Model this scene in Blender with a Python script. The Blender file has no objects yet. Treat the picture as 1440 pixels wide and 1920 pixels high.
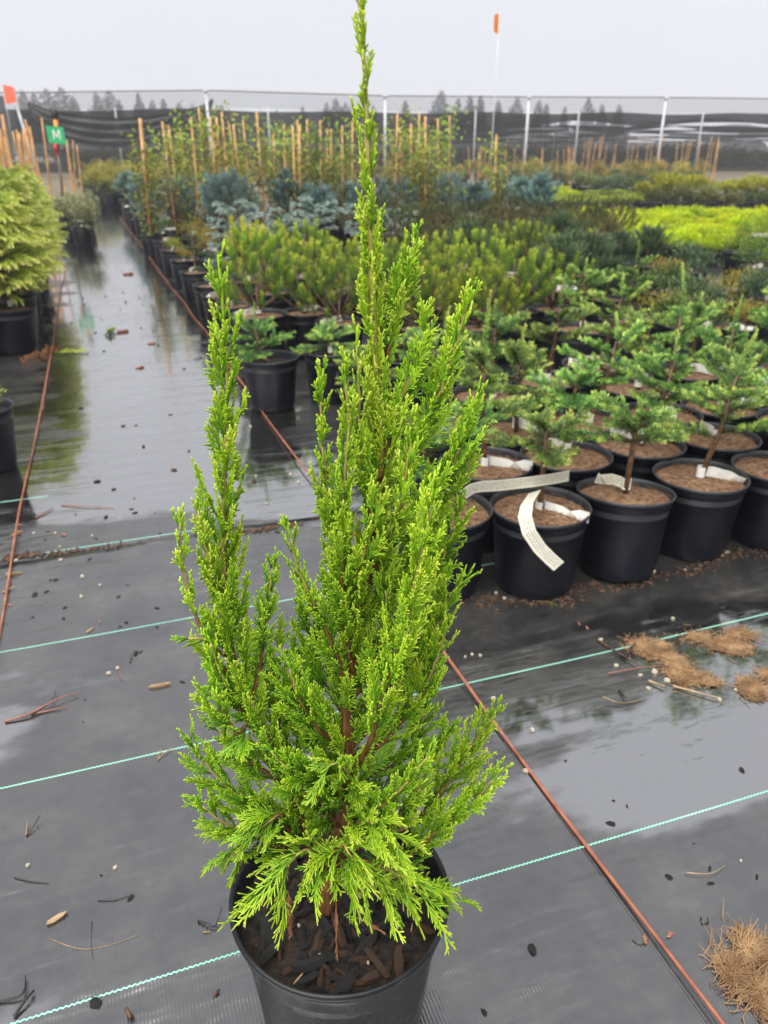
import bpy, math, random
import numpy as np
from mathutils import Vector, Matrix

# ------------------------------------------------------------------ camera, sky, sun, exposure
SC = bpy.context.scene
C = SC.collection
FPX, HORIZON, CAMH = 1442.0, 290.0, 1.05          # photo focal length (px), horizon row, camera height (m)
PITCH = math.atan((960 - HORIZON) / FPX)
CP, SP = math.cos(PITCH), math.sin(PITCH)
cam = bpy.data.cameras.new('camera'); camo = bpy.data.objects.new('camera', cam); C.objects.link(camo)
camo.location = (0, 0, CAMH); camo.rotation_euler = (math.pi / 2 - PITCH, 0, 0)
cam.sensor_fit = 'VERTICAL'; cam.sensor_height = 24.0; cam.lens = FPX / 1920 * 24.0
cam.clip_start = 0.02; cam.clip_end = 3000
cam.dof.use_dof = True; cam.dof.focus_distance = 0.80; cam.dof.aperture_fstop = cam.lens / 3.3
SC.camera = camo
W = bpy.data.worlds.new('World'); SC.world = W; W.use_nodes = True
wn = W.node_tree.nodes; wl = W.node_tree.links; wn.clear()
sky = wn.new('ShaderNodeTexSky'); sky.sky_type = 'NISHITA'; sky.sun_disc = False
SUN_EL, SUN_AZ = math.radians(62), math.radians(205)   # high, behind the camera's left shoulder
sky.sun_elevation = SUN_EL; sky.sun_rotation = SUN_AZ; sky.dust_density = 6; sky.air_density = 1.0
hs = wn.new('ShaderNodeHueSaturation'); hs.inputs['Saturation'].default_value = 0.1
mx = wn.new('ShaderNodeMix'); mx.data_type = 'RGBA'; mx.inputs[0].default_value = 0.93
mx.inputs['B'].default_value = (2.14, 2.18, 2.36, 1)     # the even cloud layer, set below with a faint mottle
bg = wn.new('ShaderNodeBackground'); bg.inputs[1].default_value = 0.1
wo = wn.new('ShaderNodeOutputWorld')
wtc = wn.new('ShaderNodeTexCoord'); wno = wn.new('ShaderNodeTexNoise'); wno.inputs['Scale'].default_value = 2.2; wno.inputs['Detail'].default_value = 4
wrp = wn.new('ShaderNodeValToRGB'); wrp.color_ramp.elements[0].position = .3; wrp.color_ramp.elements[1].position = .7
wrp.color_ramp.elements[0].color = (.945, .947, .955, 1); wrp.color_ramp.elements[1].color = (1, 1, 1, 1)
wmu = wn.new('ShaderNodeMix'); wmu.data_type = 'RGBA'; wmu.blend_type = 'MULTIPLY'; wmu.inputs[0].default_value = 1; wmu.inputs['A'].default_value = (2.20, 2.24, 2.42, 1)
wl.new(wtc.outputs['Generated'], wno.inputs['Vector']); wl.new(wno.outputs[0], wrp.inputs[0]); wl.new(wrp.outputs[0], wmu.inputs['B']); wl.new(wmu.outputs['Result'], mx.inputs['B'])
wl.new(sky.outputs[0], hs.inputs['Color']); wl.new(hs.outputs[0], mx.inputs['A'])
wl.new(mx.outputs['Result'], bg.inputs[0]); wl.new(bg.outputs[0], wo.inputs[0])
sl = bpy.data.lights.new('sun', 'SUN'); slo = bpy.data.objects.new('sun', sl); C.objects.link(slo)
sl.energy = 1.5; sl.angle = math.radians(75); sl.color = (1, .97, .93)
sd = Vector((math.sin(SUN_AZ) * math.cos(SUN_EL), math.cos(SUN_AZ) * math.cos(SUN_EL), math.sin(SUN_EL)))
slo.rotation_euler = sd.to_track_quat('Z', 'Y').to_euler()
SC.view_settings.view_transform = 'Standard'; SC.view_settings.look = 'None'
SC.view_settings.exposure = 1.95; SC.view_settings.gamma = 1.0; SC.view_settings.use_curve_mapping = False
SC.cycles.max_bounces = 8; SC.cycles.diffuse_bounces = 4; SC.cycles.glossy_bounces = 3
SC.cycles.transmission_bounces = 3; SC.cycles.transparent_max_bounces = 10
SC.cycles.use_denoising = True; SC.cycles.caustics_reflective = False; SC.cycles.caustics_refractive = False
SC.cycles.sample_clamp_indirect = 4

# ------------------------------------------------------------------ helpers
rng = np.random.default_rng(11); R = random.Random(5)
PI = math.pi
def ray(x, y):
    a = (x - 720) / FPX; b = (960 - y) / FPX
    return (a, CP + b * SP, -SP + b * CP)
def g(x, y, z=0.0):                     # photo pixel -> point on the level z
    d = ray(x, y); t = (z - CAMH) / d[2]; return Vector((d[0] * t, d[1] * t, z))
def at(x, y, Y):                        # photo pixel -> point on the upright plane Y
    d = ray(x, y); t = Y / d[1]; return Vector((d[0] * t, Y, CAMH + d[2] * t))
AA = math.radians(19.4)                 # the path runs this far left of the camera's heading
def UV(u, v, z=0.0):                    # across / along the path -> world
    return Vector((u * math.cos(AA) - v * math.sin(AA), u * math.sin(AA) + v * math.cos(AA), z))

def npmesh(name, V, T, tint=None, smooth=True, extra=None):
    V = np.asarray(V, dtype=np.float32).reshape(-1, 3); T = np.asarray(T, dtype=np.int32).reshape(-1, 3)
    me = bpy.data.meshes.new(name)
    me.vertices.add(len(V)); me.vertices.foreach_set('co', V.ravel())
    me.loops.add(len(T) * 3); me.loops.foreach_set('vertex_index', T.ravel())
    me.polygons.add(len(T)); me.polygons.foreach_set('loop_start', np.arange(len(T), dtype=np.int32) * 3)
    me.polygons.foreach_set('use_smooth', np.full(len(T), smooth))
    me.update(calc_edges=True)
    if tint is not None:
        a = me.attributes.new('tint', 'FLOAT', 'POINT'); a.data.foreach_set('value', np.asarray(tint, dtype=np.float32))
    for k, v in (extra or {}).items():
        a = me.attributes.new(k, 'FLOAT', 'POINT'); a.data.foreach_set('value', np.asarray(v, dtype=np.float32))
    return me
class MB:                               # collects small shapes into one mesh
    def __init__(s): s.V = []; s.T = []; s.t = []
    def add(s, V, T, tint=0.0):
        o = len(s.V); s.V += [tuple(v) for v in V]
        s.T += [(a + o, b + o, c + o) for a, b, c in T]
        s.t += ([tint] * len(V) if not hasattr(tint, '__len__') else list(tint)); return s
    def quads(s, V, Q, tint=0.0):
        T = []
        for q in Q:
            T.append((q[0], q[1], q[2])); T.append((q[0], q[2], q[3]))
        return s.add(V, T, tint)
    def box(s, c, d, rot=None, tint=0.0):
        V = []
        for i in (-1, 1):
            for j in (-1, 1):
                for k in (-1, 1):
                    p = Vector((i * d[0] / 2, j * d[1] / 2, k * d[2] / 2))
                    if rot is not None: p = rot @ p
                    V.append(p + Vector(c))
        return s.quads(V, [(0, 1, 3, 2), (4, 6, 7, 5), (0, 4, 5, 1), (2, 3, 7, 6), (0, 2, 6, 4), (1, 5, 7, 3)], tint)
    def tube(s, P, rad, n=6, tint=0.0, cap=True):
        P = [Vector(p) for p in P]; m = len(P); V = []; prev = None
        for i, p in enumerate(P):
            d = (P[min(i + 1, m - 1)] - P[max(i - 1, 0)])
            d = d.normalized() if d.length > 1e-9 else Vector((0, 0, 1))
            if prev is None: a = d.orthogonal().normalized()
            else:
                a = prev - d * prev.dot(d)
                a = a.normalized() if a.length > 1e-6 else d.orthogonal().normalized()
            prev = a; b = d.cross(a)
            r = rad[i] if hasattr(rad, '__len__') else rad
            for k in range(n):
                th = 2 * PI * k / n; V.append(p + (a * math.cos(th) + b * math.sin(th)) * r)
        Q = [(i * n + k, i * n + (k + 1) % n, (i + 1) * n + (k + 1) % n, (i + 1) * n + k) for i in range(m - 1) for k in range(n)]
        T = []
        for q in Q: T += [(q[0], q[1], q[2]), (q[0], q[2], q[3])]
        if cap:
            V += [P[0], P[-1]]; c0 = m * n; c1 = c0 + 1
            for k in range(n):
                T.append((c0, (k + 1) % n, k)); T.append((c1, (m - 1) * n + k, (m - 1) * n + (k + 1) % n))
        tt = tint if not hasattr(tint, '__len__') else [t for t in tint for _ in range(n)] + ([tint[0], tint[-1]] if cap else [])
        return s.add(V, T, tt)
    def lathe(s, prof, n=40, c=(0, 0, 0), wob=0.0):
        V = []; m = len(prof)
        for r, z in prof:
            for k in range(n):
                th = 2 * PI * k / n; rr = r * (1 + wob * math.sin(2 * th + 1))
                V.append((c[0] + rr * math.cos(th), c[1] + rr * math.sin(th), c[2] + z))
        Q = [(i * n + k, i * n + (k + 1) % n, (i + 1) * n + (k + 1) % n, (i + 1) * n + k) for i in range(m - 1) for k in range(n)]
        return s.quads(V, Q)
    def mesh(s, name, smooth=True): return npmesh(name, s.V, s.T, s.t, smooth)

def ob(name, me, mat, parent=None, loc=None, rot=None, kind=None, label=None):
    if isinstance(me, MB): me = me.mesh(name)
    if mat is not None and len(me.materials) == 0: me.materials.append(mat)
    o = bpy.data.objects.new(name, me); C.objects.link(o)
    if parent is not None: o.parent = parent
    if loc is not None: o.location = loc
    if rot is not None: o.rotation_euler = rot
    if kind: o['kind'] = kind
    if label: o['label'] = label
    return o
def tag(o, label, cat, group=None):
    o['label'] = label; o['category'] = cat
    if group: o['group'] = group
    return o
def thing(name, label, cat, loc=(0, 0, 0), rotz=0.0, group=None):
    o = bpy.data.objects.new(name, None); C.objects.link(o); o.empty_display_size = .05
    o.location = loc; o.rotation_euler = (0, 0, rotz)
    return tag(o, label, cat, group)

# ------------------------------------------------------------------ materials
def newmat(name):
    m = bpy.data.materials.new(name); m.use_nodes = True
    nt = m.node_tree; b = nt.nodes['Principled BSDF']; return m, nt, b
def N(nt, t, **kw):
    n = nt.nodes.new(t)
    for k, v in kw.items(): setattr(n, k, v)
    return n
def ramp(nt, fac, stops):
    r = N(nt, 'ShaderNodeValToRGB'); e = r.color_ramp.elements
    while len(e) < len(stops): e.new(0.5)
    for el, (p, c) in zip(e, stops):
        el.position = p; el.color = (*c, 1) if len(c) == 3 else c
    nt.links.new(fac, r.inputs[0]); return r.outputs[0]
def noise(nt, scale, detail=4, rough=.55, obj=True, vec=None, dist=0.0):
    n = N(nt, 'ShaderNodeTexNoise'); n.inputs['Scale'].default_value = scale
    n.inputs['Detail'].default_value = detail; n.inputs['Roughness'].default_value = rough
    n.inputs['Distortion'].default_value = dist
    if vec is None:
        tc = N(nt, 'ShaderNodeTexCoord'); vec = tc.outputs['Object']
    nt.links.new(vec, n.inputs['Vector']); return n.outputs[0]
def bump(nt, h, strength, dist, b):
    n = N(nt, 'ShaderNodeBump'); n.inputs['Strength'].default_value = strength; n.inputs['Distance'].default_value = dist
    nt.links.new(h, n.inputs['Height']); nt.links.new(n.outputs[0], b.inputs['Normal']); return n
def noisy(name, stops, scale=30, rough=.6, bmp=.0, bd=.002, spec=.5, detail=5, rvar=None):
    m, nt, b = newmat(name); f = noise(nt, scale, detail)
    nt.links.new(ramp(nt, f, stops), b.inputs['Base Color'])
    b.inputs['Roughness'].default_value = rough; b.inputs['Specular IOR Level'].default_value = spec
    if rvar:
        f2 = noise(nt, scale * .35, 3)
        mr = N(nt, 'ShaderNodeMapRange'); mr.inputs[1].default_value = .35; mr.inputs[2].default_value = .65
        mr.inputs[3].default_value = rvar[0]; mr.inputs[4].default_value = rvar[1]
        nt.links.new(f2, mr.inputs[0]); nt.links.new(mr.outputs[0], b.inputs['Roughness'])
    if bmp: bump(nt, f, bmp, bd, b)
    return m
def leafmat(name, stops, transl=.25, rough=.5, hue=.015, val=.25, spec=.35):
    """foliage: colour runs along the 'tint' attribute (old growth -> young tips); each copy differs a little"""
    m, nt, b = newmat(name)
    a = N(nt, 'ShaderNodeAttribute'); a.attribute_name = 'tint'
    col = ramp(nt, a.outputs['Fac'], stops)
    oi = N(nt, 'ShaderNodeObjectInfo'); h = N(nt, 'ShaderNodeHueSaturation')
    m1 = N(nt, 'ShaderNodeMapRange'); m1.inputs[3].default_value = .5 - hue; m1.inputs[4].default_value = .5 + hue
    m2 = N(nt, 'ShaderNodeMapRange'); m2.inputs[3].default_value = 1 - val; m2.inputs[4].default_value = 1 + val
    mm = N(nt, 'ShaderNodeMath', operation='FRACT'); mk = N(nt, 'ShaderNodeMath', operation='MULTIPLY'); mk.inputs[1].default_value = 7.31
    nt.links.new(oi.outputs['Random'], m1.inputs[0]); nt.links.new(oi.outputs['Random'], mk.inputs[0])
    nt.links.new(mk.outputs[0], mm.inputs[0]); nt.links.new(mm.outputs[0], m2.inputs[0])
    nt.links.new(m1.outputs[0], h.inputs['Hue']); nt.links.new(m2.outputs[0], h.inputs['Value'])
    nt.links.new(col, h.inputs['Color']); nt.links.new(h.outputs[0], b.inputs['Base Color'])
    b.inputs['Roughness'].default_value = rough; b.inputs['Specular IOR Level'].default_value = spec
    t = N(nt, 'ShaderNodeBsdfTranslucent'); nt.links.new(h.outputs[0], t.inputs[0])
    mix = N(nt, 'ShaderNodeMixShader'); mix.inputs[0].default_value = transl
    nt.links.new(b.outputs[0], mix.inputs[1]); nt.links.new(t.outputs[0], mix.inputs[2])
    nt.links.new(mix.outputs[0], nt.nodes['Material Output'].inputs[0]); return m

def ground_material():
    m, nt, b = newmat('wet_weed_fabric'); L = nt.links
    tc = N(nt, 'ShaderNodeTexCoord'); mp = N(nt, 'ShaderNodeMapping'); mp.inputs['Rotation'].default_value = (0, 0, -AA)
    L.new(tc.outputs['Object'], mp.inputs[0]); vec = mp.outputs[0]          # x across the path, y along it
    st = N(nt, 'ShaderNodeMapping'); st.inputs['Scale'].default_value = (1, 2.2, 1); L.new(vec, st.inputs[0])
    n1 = noise(nt, 1.15, 3, .5, vec=st.outputs[0], dist=.4)                 # where water stands
    n2 = noise(nt, 9, 5, .6, vec=st.outputs[0])
    ad = N(nt, 'ShaderNodeMath', operation='MULTIPLY_ADD'); ad.inputs[1].default_value = .24; L.new(n2, ad.inputs[0]); L.new(n1, ad.inputs[2])
    # the path between the cords is lower and holds more water
    sx = N(nt, 'ShaderNodeSeparateXYZ'); L.new(vec, sx.inputs[0])
    s1 = N(nt, 'ShaderNodeMath', operation='SUBTRACT'); L.new(sx.outputs[0], s1.inputs[0]); s1.inputs[1].default_value = .12
    s2 = N(nt, 'ShaderNodeMath', operation='ABSOLUTE'); L.new(s1.outputs[0], s2.inputs[0])
    s3 = N(nt, 'ShaderNodeMapRange'); s3.inputs[1].default_value = .25; s3.inputs[2].default_value = .7; s3.inputs[3].default_value = .36; s3.inputs[4].default_value = 0; L.new(s2.outputs[0], s3.inputs[0])
    s4 = N(nt, 'ShaderNodeMapRange'); s4.inputs[1].default_value = 1.9; s4.inputs[2].default_value = 2.6; L.new(sx.outputs[1], s4.inputs[0])
    s5 = N(nt, 'ShaderNodeMath', operation='MULTIPLY'); L.new(s3.outputs[0], s5.inputs[0]); L.new(s4.outputs[0], s5.inputs[1])
    a2 = N(nt, 'ShaderNodeMath', operation='ADD'); L.new(ad.outputs[0], a2.inputs[0]); L.new(s5.outputs[0], a2.inputs[1])
    wet = N(nt, 'ShaderNodeMapRange'); wet.inputs[1].default_value = .70; wet.inputs[2].default_value = .79; L.new(a2.outputs[0], wet.inputs[0])
    wet.interpolation_type = 'SMOOTHSTEP'
    # hollows where puddles stand beside the cords
    cur = a2.outputs[0]
    for (pu, pv, ru, rv, k) in ((.92, .86, .42, .16, .27), (.72, 1.10, .14, .10, .22), (1.5, 1.0, .5, .2, .25), (-.36, 1.36, .10, .10, .25), (-.36, 1.10, .08, .10, .22), (1.5, 2.9, .35, .5, .22)):
        q = N(nt, 'ShaderNodeMapping'); q.vector_type = 'POINT'; q.inputs['Location'].default_value = (-pu / ru, -pv / rv, 0); q.inputs['Scale'].default_value = (1 / ru, 1 / rv, 0); L.new(vec, q.inputs[0])
        ln = N(nt, 'ShaderNodeVectorMath', operation='LENGTH'); L.new(q.outputs[0], ln.inputs[0])
        mr = N(nt, 'ShaderNodeMapRange'); mr.inputs[1].default_value = 1.5; mr.inputs[2].default_value = .4; mr.inputs[3].default_value = 0; mr.inputs[4].default_value = k; L.new(ln.outputs['Value'], mr.inputs[0])
        s6 = N(nt, 'ShaderNodeMath', operation='ADD'); L.new(cur, s6.inputs[0]); L.new(mr.outputs[0], s6.inputs[1]); cur = s6.outputs[0]
    L.new(cur, wet.inputs[0])
    # colour: black woven plastic with silt and stains
    n3 = noise(nt, 5, 6, .65, vec=vec); n4 = noise(nt, 60, 3, .6, vec=vec)
    mixn = N(nt, 'ShaderNodeMath', operation='MULTIPLY_ADD'); mixn.inputs[1].default_value = .35; L.new(n4, mixn.inputs[0]); L.new(n3, mixn.inputs[2])
    col = ramp(nt, mixn.outputs[0], [(.45, (.012, .012, .013)), (.60, (.022, .022, .022)), (.72, (.034, .033, .031)), (.9, (.060, .055, .048))])
    dk = N(nt, 'ShaderNodeMix', data_type='RGBA'); L.new(wet.outputs[0], dk.inputs[0]); L.new(col, dk.inputs['A']); dk.inputs['B'].default_value = (.016, .016, .015, 1)
    L.new(dk.outputs['Result'], b.inputs['Base Color'])
    rr = N(nt, 'ShaderNodeMapRange'); rr.inputs[3].default_value = .22; rr.inputs[4].default_value = .035; L.new(wet.outputs[0], rr.inputs[0])
    n5 = noise(nt, 14, 4, .6, vec=vec); r2 = N(nt, 'ShaderNodeMath', operation='MULTIPLY_ADD'); r2.inputs[1].default_value = .12
    L.new(n5, r2.inputs[0]); L.new(rr.outputs[0], r2.inputs[2]); 
    r3 = N(nt, 'ShaderNodeMath', operation='SUBTRACT'); L.new(r2.outputs[0], r3.inputs[0]); r3.inputs[1].default_value = .05
    r4 = N(nt, 'ShaderNodeMath', operation='MAXIMUM'); L.new(r3.outputs[0], r4.inputs[0]); r4.inputs[1].default_value = .03
    L.new(r4.outputs[0], b.inputs['Roughness'])
    b.inputs['IOR'].default_value = 2.35
    L.new(wet.outputs[0], b.inputs['Coat Weight']); b.inputs['Coat IOR'].default_value = 3.4; b.inputs['Coat Roughness'].default_value = .07
    # relief: weave ribs where the cloth is bare, faint swell on the water
    wv = N(nt, 'ShaderNodeTexWave'); wv.wave_type = 'BANDS'; wv.bands_direction = 'X'; wv.inputs['Scale'].default_value = 62; wv.inputs['Distortion'].default_value = .6; wv.inputs['Detail'].default_value = 1
    L.new(vec, wv.inputs[0])
    iw = N(nt, 'ShaderNodeMath', operation='SUBTRACT'); iw.inputs[0].default_value = 1.0; L.new(wet.outputs[0], iw.inputs[1])
    wm = N(nt, 'ShaderNodeMath', operation='MULTIPLY'); L.new(wv.outputs['Fac'], wm.inputs[0]); L.new(iw.outputs[0], wm.inputs[1])
    b1 = N(nt, 'ShaderNodeBump'); b1.inputs['Strength'].default_value = .45; b1.inputs['Distance'].default_value = .0006; L.new(wm.outputs[0], b1.inputs['Height'])
    rb = N(nt, 'ShaderNodeMapping'); rb.inputs['Scale'].default_value = (.5, 5.5, 1); L.new(vec, rb.inputs[0])
    n6a = noise(nt, 2.2, 3, .5, vec=rb.outputs[0]); n6b = noise(nt, 7, 3, .5, vec=st.outputs[0])
    n6m = N(nt, 'ShaderNodeMath', operation='MULTIPLY_ADD'); n6m.inputs[1].default_value = 1.3; L.new(n6a, n6m.inputs[0]); L.new(n6b, n6m.inputs[2]); n6 = n6m.outputs[0]
    b2 = N(nt, 'ShaderNodeBump'); b2.inputs['Strength'].default_value = .5; b2.inputs['Distance'].default_value = .012
    L.new(n6, b2.inputs['Height']); L.new(b1.outputs[0], b2.inputs['Normal']); L.new(b2.outputs[0], b.inputs['Normal'])
    return m

M = {}
M['ground'] = ground_material()
M['pot'] = noisy('black_pot_plastic', [(.35, (.0045, .0055, .010)), (.7, (.009, .010, .016))], 12, .36, spec=.18, rvar=(.28, .5))
M['pot_rim'] = noisy('pot_rim_plastic', [(.35, (.02, .022, .026)), (.7, (.035, .037, .041))], 16, .36)
def heropot():
    m, nt, b = newmat('wet_black_pot'); f = noise(nt, 9, 5, .6, dist=.6)
    mp = ramp(nt, f, [(.50, (0, 0, 0)), (.56, (1, 1, 1))])
    mixc = N(nt, 'ShaderNodeMix', data_type='RGBA'); nt.links.new(mp, mixc.inputs[0])
    mixc.inputs['A'].default_value = (.009, .010, .0105, 1); mixc.inputs['B'].default_value = (.018, .019, .020, 1); b.inputs['Specular IOR Level'].default_value = .26
    nt.links.new(mixc.outputs['Result'], b.inputs['Base Color'])
    mr = N(nt, 'ShaderNodeMapRange'); mr.inputs[3].default_value = .38; mr.inputs[4].default_value = .2
    nt.links.new(mp, mr.inputs[0]); nt.links.new(mr.outputs[0], b.inputs['Roughness'])
    f2 = noise(nt, 60, 3); bump(nt, f2, .12, .002, b); return m
M['heropot'] = heropot()
M['coir'] = noisy('coir_fibre_disc', [(.32, (.07, .035, .018)), (.5, (.19, .105, .06)), (.7, (.33, .21, .13))], 75, .85, 1.0, .010, .2)
M['coir_thread'] = noisy('coir_threads', [(.3, (.16, .085, .04)), (.7, (.42, .27, .14))], 25, .8, spec=.2)
M['soil'] = noisy('dark_potting_soil', [(.3, (.008, .006, .005)), (.6, (.03, .02, .014)), (.8, (.07, .045, .03))], 70, .8, 1.0, .008, .3)
M['chip_black'] = noisy('black_bark', [(.3, (.008, .008, .008)), (.7, (.03, .028, .026))], 60, .4, .8, .004, .5)
M['chip_brown'] = noisy('brown_bark', [(.3, (.03, .016, .010)), (.7, (.12, .065, .035))], 60, .55, .8, .004, .4)
M['chip_tan'] = noisy('tan_wood_sliver', [(.3, (.22, .13, .06)), (.7, (.5, .36, .2))], 50, .6)
M['chip_red'] = noisy('reddish_bark', [(.3, (.16, .06, .04)), (.7, (.33, .15, .10))], 40, .45)
M['pebble'] = noisy('cream_pebble', [(.35, (.30, .25, .17)), (.65, (.66, .60, .47))], 160, .7, .6, .003)
M['bark'] = noisy('stem_bark', [(.3, (.045, .024, .012)), (.5, (.11, .055, .025)), (.7, (.2, .11, .05))], 60, .6, 1.0, .004)
def juniperbark():
    m, nt, b = newmat('juniper_bark')
    tc = N(nt, 'ShaderNodeTexCoord'); mp = N(nt, 'ShaderNodeMapping'); mp.inputs['Scale'].default_value = (180, 180, 22); nt.links.new(tc.outputs['Object'], mp.inputs[0])
    f = noise(nt, 1, 5, .6, vec=mp.outputs[0]); a = N(nt, 'ShaderNodeAttribute'); a.attribute_name = 'tint'
    old = ramp(nt, f, [(.3, (.035, .016, .009)), (.5, (.15, .062, .022)), (.72, (.27, .13, .055))])
    new = ramp(nt, f, [(.3, (.30, .25, .05)), (.7, (.42, .36, .10))])
    mix = N(nt, 'ShaderNodeMix', data_type='RGBA'); nt.links.new(a.outputs['Fac'], mix.inputs[0]); nt.links.new(old, mix.inputs['A']); nt.links.new(new, mix.inputs['B'])
    nt.links.new(mix.outputs['Result'], b.inputs['Base Color']); b.inputs['Roughness'].default_value = .45; bump(nt, f, .9, .0025, b); return m
M['jbark'] = juniperbark()
M['juniper'] = leafmat('juniper_scales', [(0, (.035, .10, .010)), (.22, (.098, .262, .012)), (.5, (.275, .53, .022)), (.78, (.475, .69, .03)), (1, (.68, .80, .10))], .30, .36, .004, .10, .4)
M['deadspray'] = noisy('dead_brown_spray', [(.3, (.16, .06, .025)), (.7, (.42, .19, .08))], 50, .7)
M['fir'] = leafmat('fir_needles', [(0, (.02, .055, .014)), (.35, (.08, .175, .042)), (.65, (.22, .38, .08)), (1, (.58, .70, .16))], .2, .5, .02, .25)
M['pine'] = leafmat('yellowgreen_pine_needles', [(0, (.035, .08, .012)), (.4, (.12, .22, .02)), (.8, (.30, .40, .03)), (1, (.48, .54, .06))], .2, .5, .025, .3)
M['goldpine'] = leafmat('golden_pine_needles', [(0, (.08, .10, .01)), (.5, (.30, .33, .02)), (1, (.62, .58, .05))], .2, .5, .01, .1)
M['silver'] = leafmat('silver_fir_needles', [(0, (.04, .085, .06)), (.5, (.16, .245, .19)), (1, (.46, .55, .50))], .15, .5, .01, .2)
M['blue'] = leafmat('blue_pine_needles', [(0, (.022, .055, .045)), (.5, (.09, .17, .15)), (1, (.25, .38, .34))], .15, .5, .02, .25)
M['dark'] = leafmat('dark_pine_needles', [(0, (.02, .035, .01)), (.5, (.055, .085, .02)), (.9, (.12, .15, .035)), (1, (.22, .12, .05))], .15, .55, .02, .25)
M['spruce'] = leafmat('grey_green_spruce_needles', [(0, (.02, .045, .02)), (.5, (.06, .105, .05)), (1, (.15, .22, .10))], .15, .5, .02, .25)
M['yellow'] = leafmat('lemon_yellow_foliage', [(0, (.14, .22, .005)), (.5, (.44, .54, .01)), (1, (.76, .82, .02))], .25, .5, .012, .12)
M['arb'] = leafmat('golden_arborvitae_scales', [(0, (.06, .12, .015)), (.35, (.18, .31, .03)), (.7, (.42, .51, .07)), (1, (.76, .74, .26))], .3, .5, .015, .12)
M['vine'] = leafmat('climber_leaves', [(0, (.09, .075, .02)), (.4, (.22, .22, .04)), (.75, (.32, .42, .05)), (1, (.42, .60, .06))], .35, .5, .03, .25)
M['olive'] = leafmat('olive_hedge_leaves', [(0, (.05, .06, .015)), (.5, (.14, .16, .05)), (1, (.25, .28, .11))], .3, .6, .02, .2)
M['ochre'] = leafmat('ochre_shrub_leaves', [(0, (.08, .07, .02)), (.5, (.28, .24, .04)), (1, (.50, .42, .08))], .3, .6, .02, .2)
M['lime'] = leafmat('lime_mound_foliage', [(0, (.06, .10, .01)), (.5, (.24, .32, .03)), (1, (.48, .55, .07))], .25, .5, .02, .2)
M['golden'] = leafmat('golden_green_shrub', [(0, (.07, .09, .005)), (.5, (.25, .27, .012)), (1, (.52, .50, .03))], .25, .5, .015, .2)
M['variegated'] = leafmat('cream_variegated_leaves', [(0, (.08, .10, .04)), (.5, (.30, .32, .15)), (1, (.68, .64, .40))], .3, .5, .01, .2)
M['conifer'] = leafmat('far_conifer_needles', [(0, (.012, .022, .014)), (1, (.035, .055, .035))], .1, .7, .01, .3)
M['bamboo'] = noisy('bamboo_stake', [(.3, (.36, .16, .05)), (.5, (.55, .29, .10)), (.75, (.68, .44, .19))], 9, .55)
M['tie'] = noisy('teal_plastic_tie', [(.3, (.02, .32, .22)), (.7, (.04, .45, .32))], 30, .4)
M['white'] = noisy('white_plastic', [(.3, (.74, .73, .67)), (.7, (.84, .84, .79))], 40, .45)
M['steel'] = noisy('galvanised_post', [(.3, (.42, .44, .46)), (.7, (.6, .62, .64))], 6, .45)
def netmat(name, alpha, c):
    m, nt, b = newmat(name); f = noise(nt, .7, 4, vec=N(nt, 'ShaderNodeTexCoord').outputs['Object'])
    nt.links.new(ramp(nt, f, [(.3, tuple(v * .75 for v in c)), (.7, tuple(v * 1.25 for v in c))]), b.inputs['Base Color'])
    b.inputs['Roughness'].default_value = .8; b.inputs['Specular IOR Level'].default_value = .2; b.inputs['Alpha'].default_value = alpha; return m
M['net_thin'] = netmat('thin_shade_net', .26, (.05, .05, .055))
M['net'] = netmat('dense_shade_cloth', .93, (.06, .06, .064))
M['cord'] = noisy('rust_red_cord', [(.3, (.20, .06, .03)), (.6, (.34, .12, .065)), (.8, (.42, .2, .12))], 30, .6, .5, .001)
M['thread'] = noisy('green_marker_thread', [(.3, (.16, .50, .38)), (.55, (.28, .62, .48)), (.8, (.50, .76, .62))], 3, .5)
M['soil_far'] = noisy('dry_gravel_soil', [(.3, (.10, .085, .06)), (.7, (.2, .17, .12))], 3, .9, spec=.1)
M['sign'] = noisy('green_sign_plate', [(.3, (.02, .34, .12)), (.7, (.04, .44, .18))], 5, .4)
M['black'] = noisy('black_cap', [(.3, (.012, .010, .010)), (.7, (.03, .025, .024))], 20, .5)
M['orange'] = noisy('orange_paint', [(.3, (.65, .26, .03)), (.7, (.75, .34, .06))], 20, .5)
M['flag'] = noisy('orange_flag_film', [(.3, (.78, .20, .03)), (.7, (.85, .28, .05))], 8, .5)
M['redflag'] = noisy('red_orange_flag_film', [(.3, (.75, .10, .04)), (.7, (.82, .15, .07))], 8, .5)
M['red'] = noisy('red_valve', [(.3, (.5, .03, .02)), (.7, (.6, .06, .04))], 20, .4)
M['poststeel'] = noisy('weathered_dark_post', [(.3, (.05, .05, .05)), (.7, (.11, .11, .10))], 20, .5)
M['poly'] = noisy('white_greenhouse_film', [(.3, (.72, .74, .76)), (.7, (.8, .82, .83))], 1.5, .35)
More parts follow.
